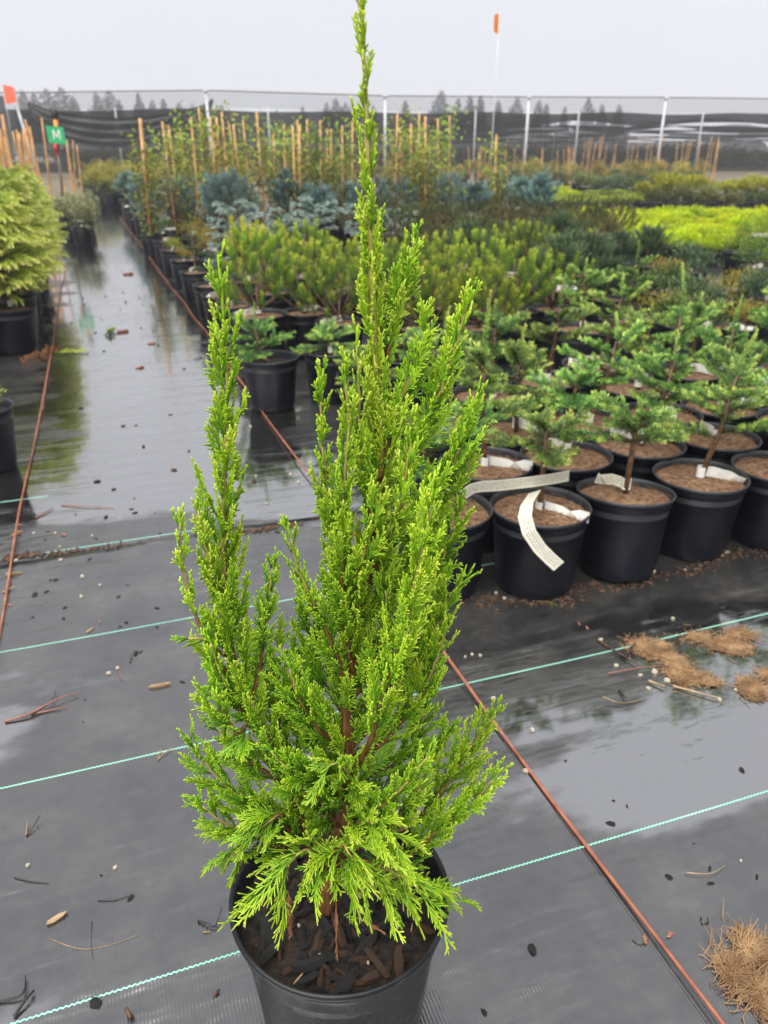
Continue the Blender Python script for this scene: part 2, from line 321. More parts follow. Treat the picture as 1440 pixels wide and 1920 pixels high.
def tagmat():
    m, nt, b = newmat('printed_plant_tag'); L = nt.links
    au = N(nt, 'ShaderNodeAttribute'); au.attribute_name = 'tu'; aw = N(nt, 'ShaderNodeAttribute'); aw.attribute_name = 'tw'
    ml = N(nt, 'ShaderNodeMath', operation='MULTIPLY'); ml.inputs[1].default_value = 5.5; L.new(aw.outputs['Fac'], ml.inputs[0])
    fr = N(nt, 'ShaderNodeMath', operation='FRACT'); L.new(ml.outputs[0], fr.inputs[0])
    fl = N(nt, 'ShaderNodeMath', operation='FLOOR'); L.new(ml.outputs[0], fl.inputs[0])
    l1 = N(nt, 'ShaderNodeMath', operation='COMPARE'); l1.inputs[1].default_value = .5; l1.inputs[2].default_value = .22; L.new(fr.outputs[0], l1.inputs[0])
    cx = N(nt, 'ShaderNodeCombineXYZ'); L.new(au.outputs['Fac'], cx.inputs[0]); L.new(fl.outputs[0], cx.inputs[1])
    sc = N(nt, 'ShaderNodeMapping'); sc.inputs['Scale'].default_value = (420, 7.7, 1); L.new(cx.outputs[0], sc.inputs[0])
    wds = noise(nt, 1, 2, .6, vec=sc.outputs[0]); c1 = N(nt, 'ShaderNodeMath', operation='GREATER_THAN'); c1.inputs[1].default_value = .44; L.new(wds, c1.inputs[0])
    e0 = N(nt, 'ShaderNodeMath', operation='COMPARE'); e0.inputs[1].default_value = .5; e0.inputs[2].default_value = .36; L.new(aw.outputs['Fac'], e0.inputs[0])
    p1 = N(nt, 'ShaderNodeMath', operation='MULTIPLY'); L.new(l1.outputs[0], p1.inputs[0]); L.new(c1.outputs[0], p1.inputs[1])
    p2 = N(nt, 'ShaderNodeMath', operation='MULTIPLY'); L.new(p1.outputs[0], p2.inputs[0]); L.new(e0.outputs[0], p2.inputs[1])
    mix = N(nt, 'ShaderNodeMix', data_type='RGBA'); L.new(p2.outputs[0], mix.inputs[0])
    mix.inputs['A'].default_value = (.80, .77, .63, 1); mix.inputs['B'].default_value = (.36, .35, .30, 1)
    L.new(mix.outputs['Result'], b.inputs['Base Color']); b.inputs['Roughness'].default_value = .45; return m
M['tag'] = tagmat()
# ------------------------------------------------------------------ ground, seam, marker threads, cords
def sheet(name, x0, x1, y0, y1, z, nx=2, ny=2):
    mb = MB(); V = [(x0 + (x1 - x0) * i / nx, y0 + (y1 - y0) * j / ny, z) for j in range(ny + 1) for i in range(nx + 1)]
    mb.quads(V, [(j * (nx + 1) + i, j * (nx + 1) + i + 1, (j + 1) * (nx + 1) + i + 1, (j + 1) * (nx + 1) + i) for j in range(ny) for i in range(nx)])
    return mb
far_soil = ob('gravel_ground', sheet('gravel_ground', -600, 600, 21, 1200, .004), M['soil_far'], kind='structure')
ground = ob('ground', sheet('ground', -600, 600, -50, 1200, 0), M['ground'], kind='structure')
# the nearer width of fabric overlaps the next one: a real edge, slightly ragged, across the path
def near_fabric():
    mb = MB(); n = 160; V = []
    for i in range(n + 1):
        u = -3 + 6 * i / n
        e = 2.155 + .008 * math.sin(u * 5) + .004 * math.sin(u * 23 + 1) + .002 * math.sin(u * 71)
        lift = .004 * max(0, math.sin(u * 7 + .6)) + .0015 * math.sin(u * 31)
        for v, z in ((-2, .004), (1.0, .004), (e - .09, .004), (e - .03, .005 + lift * .5), (e, .006 + lift), (e + .0006, .0045 + lift), (e + .0005, .0006)):
            V.append(UV(u, v, z))
    m = 7
    mb.quads(V, [(i * m + k, (i + 1) * m + k, (i + 1) * m + k + 1, i * m + k + 1) for i in range(n) for k in range(m - 1)])
    return mb
fabric = ob('ground_fabric', near_fabric(), M['ground'], kind='structure')
def thread(v, u0, u1, z):
    mb = MB(); per = .0075; n = int((u1 - u0) / per * 2); w = .0014; a = .0011; V = []; T = []
    for i in range(n + 1):
        u = u0 + (u1 - u0) * i / n; o = a if i % 2 else -a
        o += .004 * math.sin(u * 1.7 + v * 3) + .002 * math.sin(u * 5)
        for dv, dz in ((-w, 0), (-w * .5, .0007), (w * .5, .0007), (w, 0)): V.append(UV(u, v + o + dv, z + dz))
    for i in range(n):
        for k in range(3): T.append((i * 4 + k, i * 4 + 4 + k, i * 4 + 5 + k, i * 4 + 1 + k))
    mb.quads(V, T); return mb
for k in range(-1, 5):
    v = .765 + .4655 * k
    if abs(v - 2.155) < .05: v = 2.195
    ob('marker_thread', thread(v, -2.2 if v > 1 else -1, 2.6 if v < 2.1 else (.15 if v < 2.3 else -.28), .0045 if v < 2.1 else .0006), M['thread'], fabric if v < 2.1 else ground)
def cord(name, u, v0, v1, r, label, ph, drift=0.0):
    P = []; n = 220
    for i in range(n + 1):
        v = v0 + (v1 - v0) * i / n
        P.append(UV(u + drift * (v - .5) + .006 * math.sin(v * 1.3 + ph) + .003 * math.sin(v * 4.1), v, r + .0045 + .006 * (1 + math.sin(v * 5.2 + ph)) * .8))
    return tag(ob(name, MB().tube(P, [r * (1 + .12 * math.sin(i * .9)) for i in range(n + 1)], 7), M['cord']), label, 'cord', None)
cord('ground_cord', .622, .15, 16, .0032, 'rust red cord along the pot block, running past the tall potted juniper', .4, -.012)
cord('ground_cord', -.352, .6, 9, .0032, 'rust red cord along the far side of the wet path beside the arborvitae pots', 2.0)

# ------------------------------------------------------------------ the tall potted juniper
def cords(P0, P1, P2, r0, t0, t1, K=5, S=3, blunt=True):
    """many small tapering shoots (quadratic curves), each a closed little tube; returns vertices, triangles, tint"""
    P0, P1, P2 = (np.asarray(a, float) for a in (P0, P1, P2)); n = len(P0); r0 = np.asarray(r0, float)
    ts = np.linspace(0, 1, K + 1)[:-1] if blunt else np.linspace(0, 1, K)
    ts = ts * (.97 / ts[-1]); prof = np.array([1.0 + (.10 if i % 2 else -.06) for i in range(K)]); prof[-1] = .72
    t = ts[None, :, None]
    pos = (1 - t) ** 2 * P0[:, None] + 2 * t * (1 - t) * P1[:, None] + t ** 2 * P2[:, None]
    d = P2 - P0; d /= np.linalg.norm(d, axis=1, keepdims=True) + 1e-9
    ref = np.where(np.abs(d[:, 2:3]) > .9, np.array([[1., 0, 0]]), np.array([[0, 0, 1.]]))
    a = np.cross(d, ref); a /= np.linalg.norm(a, axis=1, keepdims=True) + 1e-9; b = np.cross(d, a)
    ring = []
    for k in range(S):
        for_ = 2 * PI * k / S
        ring.append(pos + (a * math.cos(for_) + b * math.sin(for_))[:, None] * (r0[:, None] * prof[None])[:, :, None])
    ring = np.stack(ring, 2).reshape(n, K * S, 3)
    V = np.concatenate([ring, P2[:, None]], 1); nv = K * S + 1
    T = []
    for i in range(K - 1):
        for k in range(S):
            q = (i * S + k, i * S + (k + 1) % S, (i + 1) * S + (k + 1) % S, (i + 1) * S + k)
            T += [(q[0], q[1], q[2]), (q[0], q[2], q[3])]
    for k in range(S): T.append(((K - 1) * S + k, (K - 1) * S + (k + 1) % S, K * S))
    T = np.array(T)[None] + (np.arange(n) * nv)[:, None, None]
    tt = np.asarray(t0)[:, None] + (np.asarray(t1) - np.asarray(t0))[:, None] * np.concatenate([np.repeat(ts, S), [1.]])[None] ** 1.6
    return V.reshape(-1, 3), T.reshape(-1, 3), np.clip(tt, 0, 1).ravel()
def nrm(v):
    v = np.asarray(v, float); return v / (np.linalg.norm(v) + 1e-9)
def resample(P, step):
    P = np.array([list(p) for p in P]); n = len(P); out = []
    for i in range(n - 1):
        p0, p1, p2, p3 = P[max(i - 1, 0)], P[i], P[i + 1], P[min(i + 2, n - 1)]
        m = max(2, int(np.linalg.norm(p2 - p1) / step))
        for j in range(m):
            t = j / m
            out.append(.5 * ((2 * p1) + (-p0 + p2) * t + (2 * p0 - 5 * p1 + 4 * p2 - p3) * t * t + (-p0 + 3 * p1 - 3 * p2 + p3) * t ** 3))
    out.append(P[-1]); return np.array(out)
class Spray:
    def __init__(s): s.a = []
    def put(s, p0, p1, p2, r, t0, t1):
        s.a.append((p0, p1, p2, r, t0, t1))
    def spray(s, p, d, L, bend, twl, tint, fork=True, flat=.5, r=.00090, aw=(.42, .68), step=.0036):
        d = nrm(d); bend = np.asarray(bend, float); q = p + d * L + bend * L; m = p + d * L * .55 + bend * L * .12
        side = nrm(np.cross(d, rng.normal(size=3)))
        s.put(p, m, q, r * .95, tint - .30, tint + .22)
        n = max(2, int(L / step)); sg = 1
        for i in range(n):
            t = .10 + .88 * (i + rng.random() * .6) / n
            pos = (1 - t) ** 2 * p + 2 * t * (1 - t) * m + t * t * q
            tan = nrm(2 * (1 - t) * (m - p) + 2 * t * (q - m)); sg = -sg
            az = rng.normal() * (1 - flat) * 1.1
            sd = nrm(np.cross(tan, side)); sv = (side * math.cos(az) + sd * math.sin(az)) * sg
            a = rng.uniform(*aw); l = twl * (1.05 - .6 * t) * rng.uniform(.55, 1.2)
            dd = tan * math.cos(a) + sv * math.sin(a)
            e = pos + dd * l + (tan * .22 + bend * .5) * l
            tt = tint - .12 + .07 * rng.normal() + .30 * t
            s.put(pos, pos + dd * l * .5, e, r * rng.uniform(.85, 1.12), tt - .05, tt + .30)
            if fork and l > .007:
                for f in range(2 if l < .009 else 4 if l < .016 else 6):
                    tf = rng.uniform(.2, .8); pf = pos + dd * l * tf + (tan * .22 + bend * .5) * l * tf * tf
                    sf = 1 if f % 2 else -1; d2 = nrm(dd + (tan * .35 * -sf + sv * .45 * sf + sd * rng.normal() * .22)); l2 = l * rng.uniform(.3, .55)
                    s.put(pf, pf + d2 * l2 * .5, pf + d2 * l2 + dd * .15 * l2, r * .9, tt + .02, tt + .30)
    def mesh(s, name, K=5, S=3):
        P0, P1, P2, r, a, b = (np.array([x[i] for x in s.a]) for i in range(6))
        V, T, t = cords(P0, P1, P2, r, a, b, K, S); return npmesh(name, V, T, t)

JY = .655
POTC = Vector((-.054, .662, 0))
jun = thing('potted_juniper', 'tall narrow bright green juniper in a wet black nursery pot, standing alone on the fabric', 'potted plant', POTC)
def loc(p): return np.array([p[0] - POTC.x, p[1] - POTC.y, p[2]])
PH = .232
prof = [(.0, .004), (.098, .004), (.103, .010), (.106, .03), (.1215, PH - .045), (.1255, PH - .043), (.1275, PH - .014), (.1335, PH - .012), (.1352, PH - .004), (.1335, PH), (.1300, PH - .001), (.1275, PH - .008), (.1235, PH - .03), (.1205, PH - .06), (.112, .05), (0, .045)]
pot = ob('pot', MB().lathe(prof[:7], 72), M['heropot'], jun)
ob('rim', MB().lathe(prof[6:14], 72), M['heropot'], pot)
SOIL_Z = .196
def bumpy_disc(r, z, amp, n=26, m=64, dome=.0, fs=55):
    mb = MB(); V = [(0, 0, z + dome)]
    ph = [R.uniform(0, 6) for _ in range(8)]
    for i in range(1, n + 1):
        rr = r * i / n
        for k in range(m):
            th = 2 * PI * k / m; x, y = rr * math.cos(th), rr * math.sin(th)
            h = sum(math.sin(x * fs * f + ph[j]) * math.sin(y * fs * f * 1.1 + ph[j + 4]) / f for j, f in enumerate((1, 2.1, 3.7))) * amp
            V.append((x, y, z + h + dome * (1 - (i / n) ** 2)))
    T = [(0, 1 + k, 1 + (k + 1) % m) for k in range(m)]
    for i in range(n - 1):
        for k in range(m):
            a, b = 1 + i * m + k, 1 + i * m + (k + 1) % m; T += [(a, a + m, b + m), (a, b + m, b)]
    return mb.add(V, T)
soil = ob('soil', bumpy_disc(.1232, SOIL_Z, .0022, dome=.004), M['soil'], jun)
def chip_mesh(seed, flat=.3):
    r = random.Random(seed); mb = MB(); n = 7; V = []
    for j, (s, z) in enumerate(((.85, -.5), (1.0, .1), (.7, .5))):
        for k in range(n):
            th = 2 * PI * k / n; rr = r.uniform(.75, 1.1) * s
            V.append((rr * math.cos(th) * .5, rr * math.sin(th) * .5 * r.uniform(.8, 1.1), z * flat + r.uniform(-.06, .06)))
    Q = [(i * n + k, i * n + (k + 1) % n, (i + 1) * n + (k + 1) % n, (i + 1) * n + k) for i in range(2) for k in range(n)]
    mb.quads(V, Q); mb.add([(0, 0, flat * .5)], []); c = len(V)
    mb.T += [(2 * n + k, 2 * n + (k + 1) % n, c) for k in range(n)]
    mb.add([(0, 0, -flat * .5)], []); mb.T += [((k + 1) % n, k, c + 1) for k in range(n)]
    return mb
CH = {}
for nm in ('chip_black', 'chip_brown', 'chip_tan', 'chip_red', 'pebble'):
    CH[nm] = []
    for s in range(4):
        me = chip_mesh(hash_ := 17 * len(CH) + s, .7 if nm == 'pebble' else .35).mesh(nm, False); me.materials.append(M[nm]); CH[nm].append(me)
def put_chip(name, kind, loc, size, parent=None, tilt=.5, rz=None):
    o = bpy.data.objects.new(name, R.choice(CH[kind])); C.objects.link(o)
    if parent is not None: o.parent = parent
    o.location = loc; o.scale = size; o.rotation_euler = (R.uniform(-tilt, tilt), R.uniform(-tilt, tilt), R.uniform(0, 6.28) if rz is None else rz); return o
def chunk_mesh(seed):
    r = random.Random(seed); mb = MB(); n = 5; m = 5; V = []
    for j in range(n):
        t = j / (n - 1) - .5; s = (.7 if j in (0, n - 1) else 1) * r.uniform(.75, 1.1); oy, oz = r.uniform(-.08, .08), r.uniform(-.08, .08)
        for k in range(m):
            th = 2 * PI * k / m + .4; V.append((t + r.uniform(-.07, .07) * (1.6 if j in (0, n - 1) else .4), oy + s * .5 * math.cos(th) * r.uniform(.8, 1.1), oz + s * .5 * math.sin(th) * r.uniform(.7, 1.1)))
    mb.quads(V, [(j * m + k, j * m + (k + 1) % m, (j + 1) * m + (k + 1) % m, (j + 1) * m + k) for j in range(n - 1) for k in range(m)])
    mb.T += [(0, k + 1, k) for k in range(1, m - 1)] + [((n - 1) * m, (n - 1) * m + k, (n - 1) * m + k + 1) for k in range(1, m - 1)]; return mb
CK = {}
for nm in ('chip_black', 'chip_brown', 'chip_tan'):
    CK[nm] = []
    for s in range(6):
        me = chunk_mesh(s + 31 * len(CK)).mesh('bark_chip', False); me.materials.append(M[nm]); CK[nm].append(me)
for i in range(230):
    a, rr = R.uniform(0, 6.28), .116 * math.sqrt(R.random())
    L = R.choice((.012, .016, .022, .03, .042)) * R.uniform(.8, 1.2); rr = min(rr, .121 - L * .5)
    kd = R.choice(('chip_black',) * 7 + ('chip_brown',) * 4) if i % 23 else 'chip_tan'
    o = bpy.data.objects.new('bark_chip', R.choice(CK[kd])); C.objects.link(o); o.parent = soil; o.location = (rr * math.cos(a), rr * math.sin(a), SOIL_Z + .004 + R.uniform(0, .007))
    wd_ = R.uniform(.2, .5) if kd != 'chip_tan' else .12
    o.scale = (L, L * wd_, L * min(wd_, R.uniform(.15, .4))); o.rotation_euler = (R.uniform(-.5, .5), R.uniform(-.35, .35), R.uniform(0, 6.28))
for (x, y) in ((690, 1805), (530, 1640), (745, 1740), (600, 1790), (560, 1735)):
    p = g(x, y, SOIL_Z + .01); put_chip('white_grain', 'pebble', p - POTC, (.005, .004, .005), soil)
# trunk: photo pixels on the plant's own upright plane
def jp(pts): return [loc(at(x, y, JY + d)) for x, y, d in pts]
trunk_pts = [(612, 1745, 0.), (612, 1690, 0), (632, 1600, 0), (645, 1530, 0), (652, 1440, 0), (652, 1340, 0), (664, 1240, .004), (682, 1120, .006), (700, 1000, .004), (711, 890, .002), (714, 800, 0), (708, 720, 0), (702, 620, 0), (696, 500, 0), (692, 400, 0), (690, 300, 0), (688, 220, 0), (684, 130, 0), (679, 50, 0), (672, -8, 0)]
TR = resample(jp(trunk_pts), .006); nT = len(TR)
tr_r = [.0100 * (1 - i / nT) ** 1.1 + .0010 for i in range(nT)]
ob('trunk', MB().tube([Vector(p) for p in TR], [r * (1 + .06 * math.sin(i * 1.7)) for i, r in enumerate(tr_r)], 10, [min(1, max(0, (i / nT - .60) * 5)) for i in range(nT)]), M['jbark'], jun)

def clothe(S, P, L0, L1, ang, sp, twl, tint, start=.05, fork=True, bend=(0, 0, .25), aw=(.34, .58), step=.0024, peak=.0, flat=.5, tip_free=.0, out=None):
    flat = max(flat, .72)
    """sprays all round a branch P (polyline), longest near the base (or at 'peak') and short at the tip"""
    n = len(P); seg = np.linalg.norm(np.diff(P, axis=0), axis=1); cum = np.concatenate([[0], np.cumsum(seg)]); tot = cum[-1]
    s = start * tot; az = rng.random() * 6.28
    while s < tot * (1 - tip_free):
        i = min(np.searchsorted(cum, s), n - 1); i = max(i, 1); f = (s - cum[i - 1]) / max(seg[i - 1], 1e-6)
        p = P[i - 1] + (P[i] - P[i - 1]) * f; tan = nrm(P[min(i + 2, n - 1)] - P[max(i - 2, 0)])
        t = s / tot
        prof_ = (1 - t) ** .75 if t >= peak else .45 + .55 * t / max(peak, 1e-6)
        if t >= peak and peak > 0: prof_ = ((1 - t) / (1 - peak)) ** .75
        L = (L1 + (L0 - L1) * prof_) * rng.uniform(.6, 1.15)
        az += 2.4 + rng.normal() * .3
        tint_s = .07 * rng.normal(); e1 = nrm(np.cross(tan, [0.1, 1, 0.2])); e2 = np.cross(tan, e1)
        rad = e1 * math.cos(az) + e2 * math.sin(az)
        if out is not None: rad = nrm(rad + np.asarray(out) * .6)
        a = ang * rng.uniform(.75, 1.2)
        d = tan * math.cos(a) + rad * math.sin(a)
        b = np.array(bend) + (tan * .15)
        S.spray(p + rad * .001, d, L, b, min(twl, L * (.55 if fork else .62)), tint + tint_s + .14 * t, fork, flat, aw=aw, step=step)
        s += sp * 1.06 * rng.uniform(.7, 1.3) * (1 + .3 * t)
    # the leading shoot itself
    k = max(0, int(n * .90)); S.put(P[k], P[(k + n - 1) // 2], P[-1], .0014, tint + .1, tint + .4)

S = Spray(); cut = int(nT * .30)
clothe(S, TR[int(nT * .20):int(nT * .50)], .085, .07, .62, .0062, .019, .34, bend=(0, 0, .30), flat=.55)
clothe(S, TR[int(nT * .44):int(nT * .70)], .055, .042, .38, .0062, .016, .46, bend=(0, 0, .22), flat=.5)
clothe(S, TR[int(nT * .64):int(nT * .84)], .048, .036, .25, .0056, .013, .52, start=0, bend=(0, 0, .12), flat=.5)
clothe(S, TR[int(nT * .80):], .040, .018, .25, .0105, .010, .46, start=0, bend=(0, 0, .1), flat=.5)
fo = ob('foliage', S.mesh('foliage'), M['juniper'], jun, kind='stuff')
# branches: pixels with depth offset from the trunk plane; spray length base/tip, angle, spacing, twig length, tint, wood radius
BR = [
 # long left leader and its side shoots
 ([(585, 1590, -.005), (545, 1480, -.02), (505, 1395, -.03), (470, 1325, -.03), (440, 1240, -.03), (425, 1150, -.03), (420, 1050, -.03), (420, 950, -.03), (422, 850, -.03), (426, 740, -.03), (424, 640, -.03), (416, 550, -.03), (409, 476, -.03)], .062, .010, .46, .0060, .017, .40, .0042, dict(start=.04, peak=.40)),
 ([(455, 1290, -.03), (410, 1240, -.035), (375, 1170, -.04), (350, 1090, -.04), (338, 1020, -.04), (335, 950, -.04)], .030, .010, .42, .0060, .014, .48, .0018, dict(start=.22, peak=.4)),
 ([(425, 1160, -.03), (400, 1080, -.045), (382, 1010, -.05), (368, 938, -.05)], .026, .008, .40, .006, .013, .46, .0015, dict(start=.15)),
 ([(470, 1330, -.03), (490, 1230, -.02), (500, 1150, -.02), (512, 1050, -.02)], .040, .009, .42, .0060, .015, .30, .0017, dict(start=.10)),
 ([(440, 1240, -.03), (400, 1215, -.04), (365, 1195, -.05), (330, 1205, -.055)], .026, .010, .6, .010, .012, .26, .0014, dict(start=.3, bend=(0, 0, .0))),
 ([(490, 1370, -.03), (440, 1320, -.04), (410, 1250, -.05), (390, 1190, -.05)], .034, .012, .5, .007, .014, .32, .0014, dict(start=.1)),
 # middle shoots
 ([(655, 1290, 0), (620, 1200, -.02), (590, 1140, -.03), (560, 1070, -.03), (538, 980, -.03)], .046, .010, .45, .006, .016, .36, .0020, dict(start=.15)),
 ([(668, 1210, 0), (640, 1100, -.01), (620, 980, -.01), (608, 880, -.01), (602, 790, -.01), (606, 690, -.01)], .046, .010, .42, .006, .016, .40, .0022, dict(start=.15, peak=.25)),
 ([(660, 1260, 0), (645, 1120, -.035), (640, 980, -.04), (650, 850, -.04), (652, 760, -.04), (648, 665, -.04)], .050, .010, .42, .0055, .016, .42, .0024, dict(start=.10, peak=.25)),
 ([(700, 1000, 0), (685, 900, -.02), (675, 800, -.02), (672, 700, -.02), (670, 610, -.02)], .040, .008, .38, .0055, .015, .46, .0018, dict(start=.1)),
 ([(713, 760, 0), (722, 680, .005), (742, 600, .005), (762, 520, .005), (782, 430, .005)], .040, .010, .40, .0055, .015, .44, .0017, dict(start=.22, peak=.45)),
 ([(711, 900, 0), (735, 810, .005), (765, 720, .01), (790, 650, .01), (795, 570, .01)], .050, .012, .45, .0055, .017, .42, .0020, dict(start=.15, peak=.3)),
 ([(700, 1010, 0), (745, 910, .01), (790, 820, .01), (830, 720, .01), (858, 640, .01), (886, 535, .01)], .050, .010, .42, .0055, .017, .42, .0024, dict(start=.15, peak=.35)),
 ([(690, 1080, 0), (760, 1000, .01), (820, 920, .01), (862, 840, .01), (896, 735, .01)], .052, .010, .45, .0058, .017, .38, .0020, dict(start=.15, peak=.4)),
 ([(675, 1180, 0), (735, 1080, .02), (785, 1000, .03), (830, 920, .03), (860, 870, .03)], .056, .02, .5, .006, .018, .34, .0022, dict(start=.15, peak=.4)),
 ([(665, 1230, 0), (720, 1180, .02), (780, 1120, .03), (830, 1050, .03), (860, 960, .03)], .056, .016, .5, .006, .018, .32, .0020, dict(start=.15, peak=.4)),
 # front right pale leader
 ([(655, 1460, 0), (690, 1400, -.03), (720, 1310, -.045), (745, 1230, -.05), (770, 1130, -.05), (790, 1040, -.05), (806, 960, -.05), (816, 880, -.05)], .052, .008, .45, .0060, .016, .42, .0028, dict(start=.25, peak=.42)),
 ([(660, 1400, 0), (725, 1330, .01), (780, 1260, .02), (815, 1190, .02), (850, 1110, .01), (893, 1075, .0)], .050, .009, .45, .006, .017, .38, .0022, dict(start=.2, peak=.35)),
 ([(652, 1430, 0), (720, 1390, .0), (770, 1330, .0), (810, 1260, .0), (838, 1170, .0)], .052, .012, .5, .006, .018, .34, .0022, dict(start=.2, peak=.35)),
 # inner fill
 ([(652, 1350, 0), (615, 1290, .02), (590, 1220, .03), (575, 1140, .03)], .055, .02, .55, .007, .018, .26, .0018, dict(start=.15)),
 ([(652, 1400, 0), (600, 1370, -.01), (560, 1310, -.02), (540, 1240, -.02)], .055, .02, .6, .0075, .018, .24, .0018, dict(start=.2)),
 ([(655, 1320, 0), (700, 1250, -.02), (720, 1170, -.03), (725, 1080, -.03)], .055, .018, .5, .0065, .018, .34, .0018, dict(start=.15)),
 ([(672, 1190, 0), (665, 1100, -.04), (690, 1010, -.05), (705, 930, -.05)], .052, .016, .5, .0060, .017, .40, .0018, dict(start=.15)),
 ([(690, 1090, 0), (735, 1000, -.03), (760, 900, -.03), (770, 800, -.03)], .050, .014, .45, .0060, .017, .42, .0018, dict(start=.15)),
 ([(560, 1500, -.02), (530, 1400, .0), (520, 1300, .0), (530, 1190, .0)], .050, .014, .5, .0062, .018, .26, .0018, dict(start=.05)),
 ([(475, 1330, -.03), (450, 1375, -.05), (420, 1340, -.06), (388, 1285, -.06)], .046, .014, .55, .0065, .018, .28, .0016, dict(start=.1)),
 ([(652, 1450, 0), (600, 1400, .03), (570, 1320, .04), (560, 1230, .04)], .055, .016, .5, .0065, .018, .24, .0018, dict(start=.1)),
 ([(650, 1470, 0), (710, 1450, .04), (770, 1400, .05), (805, 1310, .05)], .055, .016, .5, .0065, .018, .26, .0018, dict(start=.1)),
 ([(648, 1500, 0), (590, 1460, -.04), (540, 1440, -.06), (495, 1395, -.06)], .050, .016, .55, .0065, .018, .30, .0018, dict(start=.1, bend=(0, 0, .1))),
 ([(660, 1330, 0), (740, 1290, .03), (790, 1220, .04), (812, 1130, .04)], .052, .014, .5, .0062, .018, .28, .0018, dict(start=.1)),
 ([(645, 1540, 0), (700, 1520, -.05), (760, 1470, -.06), (815, 1400, -.06)], .048, .014, .55, .0068, .018, .34, .0018, dict(start=.15)),
 # lower right arms
 ([(635, 1600, 0), (700, 1580, .01), (770, 1545, .02), (830, 1480, .02), (885, 1400, .02), (940, 1320, .02)], .052, .010, .48, .0062, .018, .36, .0028, dict(start=.25, peak=.5)),
 ([(625, 1650, 0), (690, 1660, -.01), (760, 1610, -.01), (830, 1550, -.01), (890, 1500, -.01), (944, 1438, -.01)], .050, .010, .48, .0062, .018, .38, .0028, dict(start=.25, peak=.5)),
 ([(645, 1540, 0), (700, 1500, .03), (760, 1450, .05), (815, 1420, .05), (840, 1370, .05)], .055, .015, .5, .007, .018, .28, .0022, dict(start=.2, peak=.4)),
 ([(640, 1580, 0), (710, 1560, -.03), (770, 1500, -.04), (800, 1430, -.04)], .050, .015, .55, .007, .018, .34, .0020, dict(start=.2, peak=.4)),
 # lower left arms
 ([(600, 1610, -.005), (545, 1560, -.02), (480, 1510, -.03), (410, 1460, -.03), (350, 1378, -.03)], .050, .012, .55, .0062, .018, .30, .0026, dict(start=.2, peak=.45, bend=(0, 0, .12))),
 ([(590, 1600, -.005), (530, 1590, -.03), (460, 1560, -.04), (400, 1530, -.05), (362, 1490, -.05)], .050, .014, .62, .0064, .020, .34, .0024, dict(start=.2, peak=.4, bend=(0, 0, -.05))),
 ([(545, 1480, -.02), (490, 1440, -.03), (440, 1410, -.04), (400, 1350, -.04)], .050, .014, .55, .0062, .018, .28, .0020, dict(start=.15, bend=(0, 0, .1))),
 ([(640, 1560, 0), (600, 1500, -.03), (560, 1470, -.05), (530, 1420, -.05)], .055, .02, .6, .007, .019, .26, .0020, dict(start=.15, bend=(0, 0, .1))),
 # drooping front skirts with long thread-like twigs
 ([(620, 1640, -.01), (600, 1600, -.05), (560, 1600, -.075), (520, 1650, -.085)], .064, .048, .65, .0088, .030, .42, .0018, dict(start=.30, bend=(0, -.1, -.45), flat=.75, aw=(.28, .60), step=.0046)),
 ([(628, 1630, -.01), (640, 1590, -.06), (650, 1590, -.085), (680, 1640, -.095)], .064, .048, .65, .0088, .030, .46, .0018, dict(start=.30, bend=(.05, -.1, -.5), flat=.75, aw=(.28, .60), step=.0046)),
 ([(640, 1600, 0), (700, 1620, -.05), (750, 1640, -.07), (800, 1680, -.075)], .060, .044, .65, .0090, .028, .42, .0018, dict(start=.25, bend=(.1, -.05, -.45), flat=.75, aw=(.28, .60), step=.0046)),
 ([(640, 1600, 0), (720, 1640, -.02), (790, 1650, -.03), (845, 1690, -.03)], .045, .03, .6, .0075, .030, .38, .0020, dict(start=.25, bend=(.1, 0, -.4), flat=.75, aw=(.28, .60), step=.0046)),
 ([(645, 1560, 0), (680, 1540, -.06), (720, 1550, -.08), (750, 1590, -.09)], .045, .03, .6, .0075, .028, .42, .0016, dict(start=.2, bend=(.05, -.1, -.3), flat=.7)),
 ([(560, 1530, -.01), (520, 1530, -.05), (480, 1560, -.06), (430, 1600, -.06)], .045, .03, .6, .0080, .026, .36, .0016, dict(start=.2, bend=(-.1, -.05, -.3), flat=.7)),
 ([(650, 1480, 0), (650, 1450, -.05), (630, 1430, -.07), (600, 1450, -.08)], .045, .03, .6, .008, .024, .36, .0015, dict(start=.2, bend=(0, -.1, -.1), flat=.6)),
 ([(650, 1500, 0), (610, 1530, .05), (560, 1520, .07), (510, 1500, .08)], .05, .03, .6, .008, .02, .24, .0016, dict(start=.2, bend=(0, 0, .1), flat=.6)),
]
for pts, L0, L1, ang, sp, twl, tint, wr, kw in BR:
    P = resample(jp(pts), .006); n = len(P)
    for k in range(1, n - 1): P[k] += rng.normal(size=3) * .0006
    young = 1 if wr < .0016 else 0
    br = ob('branch', MB().tube([Vector(p) for p in P[:max(3, int(n * .93))]], [wr * (1 - i / n) + .0008 for i in range(max(3, int(n * .93)))], 6, [min(1, max(0, (i / n - .35) * 2.2 + young * .3)) for i in range(max(3, int(n * .93)))]), M['jbark'], jun)
    if tint >= .36 and not pts[0][1] > 1450: L0, ang, sp = L0 * .82, ang * .88, sp * 1.12      # the upper shoots stand apart
    S = Spray(); clothe(S, P, L0, L1, ang, sp, twl, tint, **kw)
    ob('foliage', S.mesh('foliage'), M['juniper'], br, kind='stuff')
